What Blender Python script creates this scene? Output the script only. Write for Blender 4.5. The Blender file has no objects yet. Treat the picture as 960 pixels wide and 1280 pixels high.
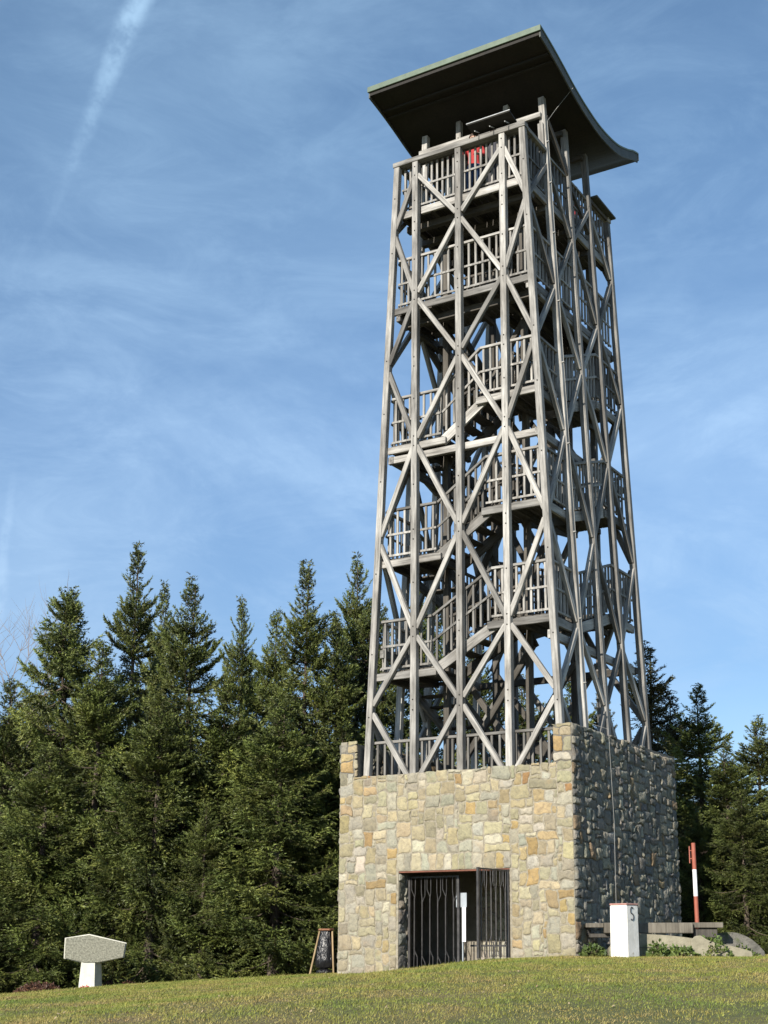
import bpy, bmesh, math, random
import numpy as np
from mathutils import Vector, Matrix, noise as mnoise
R = math.radians
PI = math.pi
scene = bpy.context.scene
col = scene.collection

# ------------------------------------------------------------------ camera
FPX, PPX, PPY = 1691.0, 545.0, 794.0            # focal length and principal point in pixels of the 960x1280 photograph
PITCH, YAW = math.atan2(384, 1691), R(30)
CAM = Vector((10.178, -22.607, 0.249))
cr = Vector((math.cos(YAW), math.sin(YAW), 0))
ch = Vector((-math.sin(YAW), math.cos(YAW), 0))
cf = ch * math.cos(PITCH) + Vector((0, 0, math.sin(PITCH)))
cu = -ch * math.sin(PITCH) + Vector((0, 0, math.cos(PITCH)))
cd = bpy.data.cameras.new('camera')
cam = bpy.data.objects.new('camera', cd)
col.objects.link(cam)
M3 = Matrix((cr, cu, -cf)).transposed()
cam.matrix_world = Matrix.Translation(CAM) @ M3.to_4x4()
cd.sensor_fit = 'VERTICAL'
cd.sensor_height = 32.0
cd.sensor_width = 24.0
cd.lens = FPX / 1280 * 32.0
cd.shift_x = (480 - PPX) / 1280
cd.shift_y = (PPY - 640) / 1280
cd.clip_start = 0.1
cd.clip_end = 3000
scene.camera = cam


def at(px, py, depth):
    """point of the place seen at a pixel of the photograph, at a depth in metres"""
    return CAM + (cf + cr * ((px - PPX) / FPX) + cu * ((PPY - py) / FPX)) * depth


# ------------------------------------------------------------------ world, sun, exposure
SUN_EL, SUN_X = R(25.5), R(2.0)                  # azimuth measured from -Y towards +X
sdir = Vector((math.cos(SUN_EL) * math.sin(SUN_X), -math.cos(SUN_EL) * math.cos(SUN_X), math.sin(SUN_EL)))
w = bpy.data.worlds.new('World')
scene.world = w
w.use_nodes = True
nt = w.node_tree
N, L = nt.nodes, nt.links
N.clear()
wout = N.new('ShaderNodeOutputWorld')
bg = N.new('ShaderNodeBackground')
bg.inputs['Strength'].default_value = 0.105
L.new(bg.outputs[0], wout.inputs[0])
sky = N.new('ShaderNodeTexSky')
sky.sky_type = 'NISHITA'
sky.sun_disc = False
sky.sun_elevation = SUN_EL
sky.sun_rotation = math.atan2(sdir.x, sdir.y)
sky.altitude = 900
sky.air_density = 1.0
sky.dust_density = 0.3
sky.ozone_density = 1.5
tc = N.new('ShaderNodeTexCoord')


def wmath(op, a, b=None, c=None):
    n = N.new('ShaderNodeMath')
    n.operation = op
    for i, v in enumerate((a, b, c)):
        if v is None:
            continue
        if isinstance(v, (int, float)):
            n.inputs[i].default_value = v
        else:
            L.new(v, n.inputs[i])
    return n.outputs[0]


def wdot(v):
    n = N.new('ShaderNodeVectorMath')
    n.operation = 'DOT_PRODUCT'
    L.new(tc.outputs['Generated'], n.inputs[0])
    n.inputs[1].default_value = v
    return n.outputs['Value']


def wramp(fac, p0, p1, v0=0.0, v1=1.0):
    n = N.new('ShaderNodeMapRange')
    n.interpolation_type = 'SMOOTHSTEP'
    n.inputs['From Min'].default_value = p0
    n.inputs['From Max'].default_value = p1
    n.inputs['To Min'].default_value = v0
    n.inputs['To Max'].default_value = v1
    L.new(fac, n.inputs['Value'])
    return n.outputs[0]


def wnoise(scale, detail, vec, rough=0.55, dist=0.0):
    n = N.new('ShaderNodeTexNoise')
    n.inputs['Scale'].default_value = scale
    n.inputs['Detail'].default_value = detail
    n.inputs['Roughness'].default_value = rough
    n.inputs['Distortion'].default_value = dist
    L.new(vec, n.inputs['Vector'])
    return n.outputs['Fac']


mp = N.new('ShaderNodeMapping')
mp.inputs['Rotation'].default_value = (0, R(18), R(25))
mp.inputs['Scale'].default_value = (1.6, 1.6, 4.0)
L.new(tc.outputs['Generated'], mp.inputs['Vector'])
c1 = wramp(wnoise(1.7, 7, mp.outputs[0], 0.58, 0.9), 0.34, 0.80)
c2 = wramp(wnoise(5.5, 8, mp.outputs[0], 0.68, 0.8), 0.38, 0.76)
sep = N.new('ShaderNodeSeparateXYZ')
L.new(tc.outputs['Generated'], sep.inputs[0])
low = wramp(sep.outputs['Z'], 0.10, 0.60, 1.0, 0.34)        # thin cirrus, denser lower down
veil = wmath('MULTIPLY', wmath('ADD', wmath('MULTIPLY', c1, 0.54), wmath('MULTIPLY', c2, 0.28)), low)
veil = wmath('ADD', veil, 0.05)


def contrail(pa, pb, width, amount, seed):
    a = (at(*pa, 1) - CAM).normalized()
    b = (at(*pb, 1) - CAM).normalized()
    n = a.cross(b).normalized()
    along = n.cross(a).normalized()
    nz = wnoise(16 + seed, 5, tc.outputs['Generated'], 0.65)
    d = wmath('ABSOLUTE', wmath('ADD', wdot(n), wmath('MULTIPLY', wmath('SUBTRACT', nz, 0.5), width * 2.0)))
    t = wdot(along)
    tl = b.dot(along)
    fade = wramp(t, tl * 0.05, tl * 1.0, 1.0, 0.0)
    wid = wmath('ADD', wmath('MULTIPLY', fade, width * 0.75), width * 0.45)
    core = wmath('SUBTRACT', 1.0, wmath('DIVIDE', d, wid))
    core = wramp(core, 0.0, 0.9)
    ahead = wramp(wdot(ch), 0.1, 0.2)
    brk = wramp(wnoise(30 + seed, 4, tc.outputs['Generated'], 0.7), 0.34, 0.62, 0.15, 1.0)
    return wmath('MULTIPLY', wmath('MULTIPLY', core, wmath('MULTIPLY', fade, amount)), wmath('MULTIPLY', ahead, brk))


veil = wmath('ADD', veil, contrail((185, -25), (40, 330), 0.0088, 0.33, 0))
veil = wmath('ADD', veil, contrail((2, 720), (20, 560), 0.0055, 0.24, 7))
veil = wmath('MINIMUM', veil, 0.9)
mx = N.new('ShaderNodeMix')
mx.data_type = 'RGBA'
L.new(veil, mx.inputs['Factor'])
L.new(sky.outputs[0], mx.inputs['A'])
mx.inputs['B'].default_value = (4.9, 6.1, 7.6, 1)
tr_ = N.new('ShaderNodeValToRGB')                        # clear autumn air: deeper blue high up, no white horizon band
els = tr_.color_ramp.elements
els.new(0.5)
for e_, (p_, c_) in zip(els, [(0.20, (0.62, 0.70, 0.77)), (0.36, (0.80, 0.895, 0.95)), (0.54, (0.79, 0.94, 0.99))]):
    e_.position = p_
    e_.color = (*c_, 1)
L.new(sep.outputs['Z'], tr_.inputs[0])
mt = N.new('ShaderNodeMix')
mt.data_type = 'RGBA'
mt.blend_type = 'MULTIPLY'
mt.inputs['Factor'].default_value = 1.0
L.new(mx.outputs['Result'], mt.inputs['A'])
L.new(tr_.outputs[0], mt.inputs['B'])
L.new(mt.outputs['Result'], bg.inputs['Color'])

sl = bpy.data.lights.new('sun', 'SUN')
sl.energy = 4.9
sl.angle = R(0.53)
sl.color = (1.0, 0.93, 0.82)
sun = bpy.data.objects.new('sun', sl)
col.objects.link(sun)
sun.rotation_euler = sdir.to_track_quat('Z', 'Y').to_euler()
sun.location = (0, -20, 40)

scene.render.engine = 'CYCLES'
scene.view_settings.view_transform = 'Standard'
scene.view_settings.look = 'None'
scene.view_settings.exposure = 0.7
scene.view_settings.gamma = 1.0
scene.view_settings.use_curve_mapping = False
scene.cycles.max_bounces = 5
scene.cycles.diffuse_bounces = 3


# ------------------------------------------------------------------ materials
def new_mat(name):
    m = bpy.data.materials.new(name)
    m.use_nodes = True
    nt = m.node_tree
    b = nt.nodes['Principled BSDF']
    return m, nt, b


def ramp_node(nt, fac, stops):
    r = nt.nodes.new('ShaderNodeValToRGB')
    el = r.color_ramp.elements
    while len(el) < len(stops):
        el.new(0.5)
    for e, (p, c) in zip(el, stops):
        e.position = p
        e.color = (*c, 1)
    nt.links.new(fac, r.inputs[0])
    return r.outputs[0]


def noise_node(nt, scale, detail=4, rough=0.6, stretch=(1, 1, 1), coord='Object', dist=0.0):
    tcn = nt.nodes.new('ShaderNodeTexCoord')
    mpn = nt.nodes.new('ShaderNodeMapping')
    mpn.inputs['Scale'].default_value = stretch
    nt.links.new(tcn.outputs[coord], mpn.inputs['Vector'])
    n = nt.nodes.new('ShaderNodeTexNoise')
    n.inputs['Scale'].default_value = scale
    n.inputs['Detail'].default_value = detail
    n.inputs['Roughness'].default_value = rough
    n.inputs['Distortion'].default_value = dist
    nt.links.new(mpn.outputs[0], n.inputs['Vector'])
    return n, mpn


def mixc(nt, fac, a, b, mode='MIX'):
    m = nt.nodes.new('ShaderNodeMix')
    m.data_type = 'RGBA'
    m.blend_type = mode
    for sock, v in (('Factor', fac), ('A', a), ('B', b)):
        if isinstance(v, (int, float)):
            m.inputs[sock].default_value = v
        elif isinstance(v, tuple):
            m.inputs[sock].default_value = (*v, 1)
        else:
            nt.links.new(v, m.inputs[sock])
    return m.outputs['Result']


def bump_node(nt, b, height, strength, dist=0.02):
    bn = nt.nodes.new('ShaderNodeBump')
    bn.inputs['Strength'].default_value = strength
    bn.inputs['Distance'].default_value = dist
    nt.links.new(height, bn.inputs['Height'])
    nt.links.new(bn.outputs[0], b.inputs['Normal'])


def mat_noise(name, c_dark, c_light, scale, rough=0.8, bump=0.3, stretch=(1, 1, 1), spots=None, metal=0.0, dist=0.02, lo=0.3, hi=0.7):
    m, nt, b = new_mat(name)
    n, _ = noise_node(nt, scale, 6, 0.65, stretch)
    c = ramp_node(nt, n.outputs['Fac'], [(lo, c_dark), (hi, c_light)])
    if spots:
        n2, _ = noise_node(nt, spots[1], 3, 0.5)
        f = ramp_node(nt, n2.outputs['Fac'], [(spots[2], (0, 0, 0)), (spots[2] + 0.12, (1, 1, 1))])
        c = mixc(nt, f, c, spots[0])
    nt.links.new(c, b.inputs['Base Color'])
    b.inputs['Roughness'].default_value = rough
    b.inputs['Metallic'].default_value = metal
    if bump:
        n3, _ = noise_node(nt, scale * 3, 5, 0.7, stretch)
        bump_node(nt, b, n3.outputs['Fac'], bump, dist)
    return m


def mat_wood(name, dark, mid, light, var=0.35):
    """weathered timber, grain along the part's own Z axis"""
    m, nt, b = new_mat(name)
    oi = nt.nodes.new('ShaderNodeObjectInfo')
    n, mp1 = noise_node(nt, 9, 6, 0.7, (2.2, 2.2, 0.16), dist=0.3)
    add = nt.nodes.new('ShaderNodeVectorMath')
    add.operation = 'SCALE'
    add.inputs[0].default_value = (37, 17, 51)
    nt.links.new(oi.outputs['Random'], add.inputs['Scale'])
    nt.links.new(add.outputs[0], mp1.inputs['Location'])
    c = ramp_node(nt, n.outputs['Fac'], [(0.28, dark), (0.48, mid), (0.72, light)])
    n2, mp2 = noise_node(nt, 1.6, 4, 0.6, (1, 1, 0.5))
    nt.links.new(add.outputs[0], mp2.inputs['Location'])
    f = ramp_node(nt, n2.outputs['Fac'], [(0.34, (0.36, 0.34, 0.32)), (0.60, (1, 1, 1))])
    c = mixc(nt, 0.75, c, f, 'MULTIPLY')
    hv = nt.nodes.new('ShaderNodeHueSaturation')
    mr = nt.nodes.new('ShaderNodeMapRange')
    mr.inputs['To Min'].default_value = 1 - var
    mr.inputs['To Max'].default_value = 1 + var * 0.6
    nt.links.new(oi.outputs['Random'], mr.inputs['Value'])
    nt.links.new(mr.outputs[0], hv.inputs['Value'])
    nt.links.new(c, hv.inputs['Color'])
    nt.links.new(hv.outputs[0], b.inputs['Base Color'])
    b.inputs['Roughness'].default_value = 0.78
    n3, _ = noise_node(nt, 30, 4, 0.7, (2, 2, 0.12))
    bump_node(nt, b, n3.outputs['Fac'], 0.35, 0.01)
    return m


def mat_stone(name, tint=1.0, bump=0.8):
    m, nt, b = new_mat(name)
    at_ = nt.nodes.new('ShaderNodeAttribute')
    at_.attribute_name = 'stone_color'
    n, _ = noise_node(nt, 7.5, 8, 0.74, dist=0.8)
    f = ramp_node(nt, n.outputs['Fac'], [(0.30, (0.55, 0.53, 0.50)), (0.47, (0.98, 0.98, 0.98)), (0.68, (1.35, 1.32, 1.22))])
    c = mixc(nt, 0.9, at_.outputs['Color'], f, 'MULTIPLY')
    n2, _ = noise_node(nt, 2.3, 4, 0.6)
    f2 = ramp_node(nt, n2.outputs['Fac'], [(0.58, (0, 0, 0)), (0.78, (0.55, 0.55, 0.55))])
    c = mixc(nt, f2, c, (0.36 * tint, 0.24 * tint, 0.11 * tint))        # iron staining
    n4, _ = noise_node(nt, 28, 3, 0.6)
    f4 = ramp_node(nt, n4.outputs['Fac'], [(0.60, (0, 0, 0)), (0.72, (0.6, 0.6, 0.6))])
    c = mixc(nt, f4, c, (0.12, 0.12, 0.10))                             # lichen and dirt specks
    nt.links.new(c, b.inputs['Base Color'])
    b.inputs['Roughness'].default_value = 0.88
    n3, _ = noise_node(nt, 13, 9, 0.75, dist=0.4)
    bump_node(nt, b, n3.outputs['Fac'], bump, 0.045)
    return m


def mat_plain(name, c, rough=0.5, metal=0.0):
    m, nt, b = new_mat(name)
    n, _ = noise_node(nt, 7, 4, 0.6)
    k = ramp_node(nt, n.outputs['Fac'], [(0.3, tuple(x * 0.82 for x in c)), (0.7, tuple(min(1, x * 1.1) for x in c))])
    nt.links.new(k, b.inputs['Base Color'])
    b.inputs['Roughness'].default_value = rough
    b.inputs['Metallic'].default_value = metal
    return m


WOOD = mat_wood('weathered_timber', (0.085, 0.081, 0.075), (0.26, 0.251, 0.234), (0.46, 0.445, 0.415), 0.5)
SHADEWOOD = mat_wood('shade_toned_timber', (0.03, 0.027, 0.022), (0.075, 0.067, 0.056), (0.13, 0.118, 0.10))  # same timber, darkened in colour to carry the shade inside the frame
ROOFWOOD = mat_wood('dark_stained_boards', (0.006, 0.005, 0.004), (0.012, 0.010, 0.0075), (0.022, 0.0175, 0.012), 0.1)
ROOFTOP = mat_noise('green_roof_sheet', (0.07, 0.10, 0.07), (0.12, 0.16, 0.115), 4, 0.6, 0.1)
FASCIA = mat_noise('dark_fascia_board', (0.045, 0.05, 0.045), (0.085, 0.09, 0.08), 5, 0.7, 0.2)
BOLT = mat_plain('dark_bolt_steel', (0.03, 0.028, 0.025), 0.6, 0.5)
STEEL = mat_plain('galvanised_steel', (0.45, 0.45, 0.44), 0.45, 0.6)
IRON = mat_noise('dark_wrought_iron', (0.02, 0.02, 0.021), (0.075, 0.07, 0.068), 9, 0.5, 0.2, metal=0.3)
STONE = mat_stone('rubble_stone')
STONED = mat_stone('rough_rubble_stone', 0.8, 1.0)
MORTAR = mat_noise('lime_mortar', (0.13, 0.115, 0.085), (0.34, 0.305, 0.235), 14, 0.95, 0.6)
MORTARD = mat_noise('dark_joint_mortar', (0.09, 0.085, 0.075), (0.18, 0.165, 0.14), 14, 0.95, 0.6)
INTERIOR = mat_noise('interior_render', (0.16, 0.14, 0.11), (0.24, 0.22, 0.18), 5, 0.9, 0.4)
DARKFLOOR = mat_noise('dirty_concrete', (0.08, 0.075, 0.065), (0.15, 0.14, 0.12), 4, 0.9, 0.4)
RUST = mat_noise('rusty_lintel_steel', (0.10, 0.035, 0.022), (0.20, 0.075, 0.045), 8, 0.8, 0.3)
PAPER = mat_plain('white_paper', (0.78, 0.78, 0.79), 0.6)
BOARDGREY = mat_plain('grey_blue_board', (0.30, 0.33, 0.36), 0.5)


# ------------------------------------------------------------------ helpers
def tag(o, label=None, cat=None, group=None, kind=None):
    if label:
        o['label'] = label
    if cat:
        o['category'] = cat
    if group:
        o['group'] = group
    if kind:
        o['kind'] = kind
    return o


def thing(name, label, cat, loc=(0, 0, 0), group=None, rot=(0, 0, 0)):
    o = bpy.data.objects.new(name, None)
    o.empty_display_size = 0.2
    o.location = loc
    o.rotation_euler = rot
    col.objects.link(o)
    return tag(o, label, cat, group)


def link(name, me, parent=None, matrix=None):
    o = bpy.data.objects.new(name, me)
    col.objects.link(o)
    if parent:
        o.parent = parent
    if matrix is not None:
        o.matrix_local = matrix
    return o


def bm_obj(name, bm, mats, parent=None, smooth=False, matrix=None):
    me = bpy.data.meshes.new(name)
    bm.normal_update()
    bm.to_mesh(me)
    bm.free()
    for m in (mats if isinstance(mats, (list, tuple)) else [mats]):
        me.materials.append(m)
    if smooth:
        for p in me.polygons:
            p.use_smooth = True
    return link(name, me, parent, matrix)


def add_box(bm, p0, p1, mi=0, bev=0.0, mat=None):
    """axis-aligned box, optionally chamfered, optionally transformed by mat"""
    x0, y0, z0 = (min(a, b) for a, b in zip(p0, p1))
    x1, y1, z1 = (max(a, b) for a, b in zip(p0, p1))
    t = bmesh.new()
    bmesh.ops.create_cube(t, size=1.0)
    for v in t.verts:
        v.co = Vector((x0 + (v.co.x + .5) * (x1 - x0), y0 + (v.co.y + .5) * (y1 - y0), z0 + (v.co.z + .5) * (z1 - z0)))
    if bev > 0:
        bmesh.ops.bevel(t, geom=list(t.edges), offset=bev, segments=1, affect='EDGES', profile=0.5)
    for f in t.faces:
        f.material_index = mi
    if mat is not None:
        t.transform(mat)
    me = bpy.data.meshes.new('tmp')
    t.to_mesh(me)
    t.free()
    bm.from_mesh(me)
    bpy.data.meshes.remove(me)


def beam_matrix(a, b, side=None):
    """frame with origin at a, Z along a->b, X as near as possible to side"""
    a, b = Vector(a), Vector(b)
    zc = (b - a).normalized()
    s = Vector(side) if side is not None else Vector((1, 0, 0))
    if abs(zc.dot(s.normalized())) > 0.97:
        s = Vector((0, 1, 0)) if abs(zc.y) < 0.9 else Vector((1, 0, 0))
    xc = (s - zc * s.dot(zc)).normalized()
    yc = zc.cross(xc)
    m = Matrix((xc, yc, zc)).transposed().to_4x4()
    m.translation = a
    return m


def beam(name, a, b, wx, wy, mat, parent, side=None, bev=0.008, bolts=None):
    """a squared timber a->b; wx across 'side', wy the other way"""
    m = beam_matrix(a, b, side)
    ln = (Vector(b) - Vector(a)).length
    bm = bmesh.new()
    add_box(bm, (-wx / 2, -wy / 2, 0), (wx / 2, wy / 2, ln), 0, bev)
    mats = [mat]
    if bolts:
        mats.append(BOLT)
        for (bz, sgn) in bolts:                        # bolt heads on the face sgn*Y
            for k in range(6):
                pass
            mt = Matrix.Translation((0, sgn * (wy / 2 + 0.004), bz)) @ Matrix.Rotation(PI / 2, 4, 'X')
            r = bmesh.ops.create_cone(bm, cap_ends=True, segments=8, radius1=0.017, radius2=0.014, depth=0.014, matrix=mt)
            for v in r['verts']:
                for f in v.link_faces:
                    f.material_index = 1
    return bm_obj(name, bm, mats, parent, matrix=m)


def add_tube(bm, pts, rad, seg=8, mi=0, cap=True):
    pts = [Vector(p) for p in pts]
    rads = rad if isinstance(rad, (list, tuple)) else [rad] * len(pts)
    rings = []
    prev = None
    for i, p in enumerate(pts):
        d = (pts[min(i + 1, len(pts) - 1)] - pts[max(i - 1, 0)]).normalized()
        if prev is None:
            s = Vector((0, 0, 1)) if abs(d.z) < 0.9 else Vector((1, 0, 0))
        else:
            s = prev
        x = (s - d * s.dot(d)).normalized()
        prev = x
        y = d.cross(x)
        rings.append([bm.verts.new(p + (x * math.cos(2 * PI * k / seg) + y * math.sin(2 * PI * k / seg)) * rads[i]) for k in range(seg)])
    for a, b in zip(rings[:-1], rings[1:]):
        for k in range(seg):
            f = bm.faces.new((a[k], a[(k + 1) % seg], b[(k + 1) % seg], b[k]))
            f.material_index = mi
    if cap:
        bm.faces.new(rings[0][::-1]).material_index = mi
        bm.faces.new(rings[-1]).material_index = mi
    return rings


def np_mesh(name, verts, faces_flat, nside, mats, mat_idx=None, smooth=False):
    me = bpy.data.meshes.new(name)
    nf = len(faces_flat) // nside
    me.vertices.add(len(verts))
    me.vertices.foreach_set('co', np.asarray(verts, dtype=np.float32).ravel())
    me.loops.add(len(faces_flat))
    me.loops.foreach_set('vertex_index', np.asarray(faces_flat, dtype=np.int32))
    me.polygons.add(nf)
    me.polygons.foreach_set('loop_start', np.arange(0, nf * nside, nside, dtype=np.int32))
    me.polygons.foreach_set('loop_total', np.full(nf, nside, dtype=np.int32))
    for m in mats:
        me.materials.append(m)
    if mat_idx is not None:
        me.polygons.foreach_set('material_index', np.asarray(mat_idx, dtype=np.int32))
    if smooth:
        me.polygons.foreach_set('use_smooth', np.ones(nf, dtype=bool))
    me.update(calc_edges=True)
    return me


# ------------------------------------------------------------------ ground
def smooth(t):
    t = min(1, max(0, t))
    return t * t * (3 - 2 * t)


BX = [(-60, -2.2), (-30, -1.5), (-14, -0.92), (-9.8, -0.60), (-5.4, -0.36), (-3.9, -0.33), (-1.5, -0.05), (0, 0.0), (3.5, -0.01), (8, -0.05), (16, -0.25), (60, -1.6)]


def ground_z(x, y):
    for (x0, z0), (x1, z1) in zip(BX[:-1], BX[1:]):
        if x <= x1:
            t = min(1, max(0, (x - x0) / (x1 - x0)))
            b = z0 + (z1 - z0) * t
            break
    else:
        b = BX[-1][1]
    if y < -0.4:
        t = min(1.6, (-0.4 - y) / 22.0)
        tt = t * 0.72 + 0.28 * t * t
        b = b * max(0, 1 - tt) + (-1.42) * tt
    elif y > 7:
        b -= 0.012 * (y - 7)
    d = math.hypot(x + 2, y)
    b += 0.035 * mnoise.noise(Vector((x * 0.22, y * 0.22, 1.7))) * min(1, max(0, (-y - 1.0) / 6))
    b += 0.02 * mnoise.noise(Vector((x * 0.8, y * 0.8, 7.7))) * min(1, max(0, (-y - 1.0) / 6))
    if d > 60:
        b -= 0.01 * (d - 60)
    return b


def axis(lo, hi, fine, far):
    v = list(np.arange(lo, hi + 1e-6, fine))
    s = fine
    while v[-1] < far:
        s *= 1.35
        v.append(v[-1] + s)
    s = fine
    while v[0] > -far:
        s *= 1.35
        v.insert(0, v[0] - s)
    return v


gx = axis(-26, 20, 0.5, 500)
gy = axis(-30, 16, 0.5, 500)
gv = [(x, y, ground_z(x, y)) for y in gy for x in gx]
nx = len(gx)
gf = []
for j in range(len(gy) - 1):
    for i in range(nx - 1):
        a = j * nx + i
        gf += [a, a + 1, a + 1 + nx, a + nx]
m, nt_, b_ = new_mat('meadow_soil')
n1, _ = noise_node(nt_, 0.55, 6, 0.62)
cA = ramp_node(nt_, n1.outputs['Fac'], [(0.34, (0.080, 0.098, 0.026)), (0.5, (0.125, 0.122, 0.038)), (0.66, (0.165, 0.130, 0.058))])
n2, _ = noise_node(nt_, 14, 6, 0.7)
fA = ramp_node(nt_, n2.outputs['Fac'], [(0.3, (0.5, 0.5, 0.5)), (0.65, (1.25, 1.2, 1.1))])
nt_.links.new(mixc(nt_, 1.0, cA, fA, 'MULTIPLY'), b_.inputs['Base Color'])
b_.inputs['Roughness'].default_value = 0.95
bump_node(nt_, b_, n2.outputs['Fac'], 0.9, 0.05)
SOIL = m
tag(link('ground', np_mesh('ground', gv, gf, 4, [SOIL], smooth=True)), kind='structure')

# short grass: one blade sheet over the part of the lawn near the tower
m, nt_, b_ = new_mat('grass_blades')
n1, _ = noise_node(nt_, 0.75, 7, 0.72)
cG = ramp_node(nt_, n1.outputs['Fac'], [(0.36, (0.108, 0.158, 0.025)), (0.48, (0.192, 0.206, 0.038)), (0.56, (0.240, 0.212, 0.058)), (0.66, (0.262, 0.190, 0.088))])
geo = nt_.nodes.new('ShaderNodeNewGeometry')
fG = ramp_node(nt_, geo.outputs['Random Per Island'], [(0.0, (0.74, 0.78, 0.66)), (0.6, (1.0, 1.0, 1.0)), (0.92, (1.18, 1.12, 0.98)), (1.0, (1.5, 1.3, 1.1))])
nt_.links.new(mixc(nt_, 1.0, cG, fG, 'MULTIPLY'), b_.inputs['Base Color'])
b_.inputs['Roughness'].default_value = 0.7
GRASS = m
rng = np.random.default_rng(5)
pts = []
tries = 800000
u = rng.random(tries)
dist = 13.0 + (u ** 0.62) * 27.0                      # denser close by
px = rng.uniform(-60, 1030, tries)
ca, sa = math.cos(YAW), math.sin(YAW)
lat = (px - PPX) / FPX * dist
X = CAM.x - sa * dist + ca * lat
Y = CAM.y + ca * dist + sa * lat
ok = ~((X > -5.15) & (X < 0.05) & (Y > -0.02)) & (Y < 5)
ok &= ~((X > -24) & (X < -5.2) & (Y > 3.0))
X, Y = X[ok], Y[ok]
Z = np.array([ground_z(float(a), float(b)) for a, b in zip(X, Y)])
n = len(X)
clump = 0.5 + 0.5 * np.sin(X * 3.1 + 1.7 * np.sin(Y * 1.9)) * np.sin(Y * 3.7 + 1.3 * np.sin(X * 2.3))
hgt = rng.uniform(0.010, 0.034, n) * (0.65 + 0.7 * clump) * (0.8 + 0.9 * (rng.random(n) > 0.93))
ang = rng.uniform(0, 2 * PI, n)
lean = rng.uniform(0.2, 1.5, n)
wd = rng.uniform(0.003, 0.0075, n)
dx, dy = np.cos(ang), np.sin(ang)
lx, ly = np.cos(ang + 1.2), np.sin(ang + 1.2)
V = np.empty((n, 3, 3), dtype=np.float32)
V[:, 0] = np.stack([X - dx * wd, Y - dy * wd, Z - 0.004], 1)
V[:, 1] = np.stack([X + dx * wd, Y + dy * wd, Z - 0.004], 1)
V[:, 2] = np.stack([X + lx * lean * hgt, Y + ly * lean * hgt, Z + hgt], 1)
tag(link('grass', np_mesh('grass', V.reshape(-1, 3), np.arange(n * 3), 3, [GRASS])), kind='stuff')

# ------------------------------------------------------------------ rubble masonry
PALETTE = [((0.38, 0.325, 0.205), 7), ((0.40, 0.35, 0.23), 7), ((0.34, 0.305, 0.205), 6), ((0.345, 0.325, 0.25), 4), ((0.39, 0.37, 0.295), 4),
           ((0.38, 0.30, 0.165), 2.6), ((0.37, 0.265, 0.12), 0.9), ((0.35, 0.205, 0.09), 0.25), ((0.44, 0.405, 0.31), 3), ((0.30, 0.27, 0.19), 2)]
PALETTE_GREY = [((0.27, 0.255, 0.205), 6), ((0.23, 0.222, 0.19), 6), ((0.19, 0.185, 0.17), 4), ((0.31, 0.285, 0.225), 4), ((0.28, 0.205, 0.125), 1), ((0.35, 0.33, 0.28), 2)]


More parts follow.
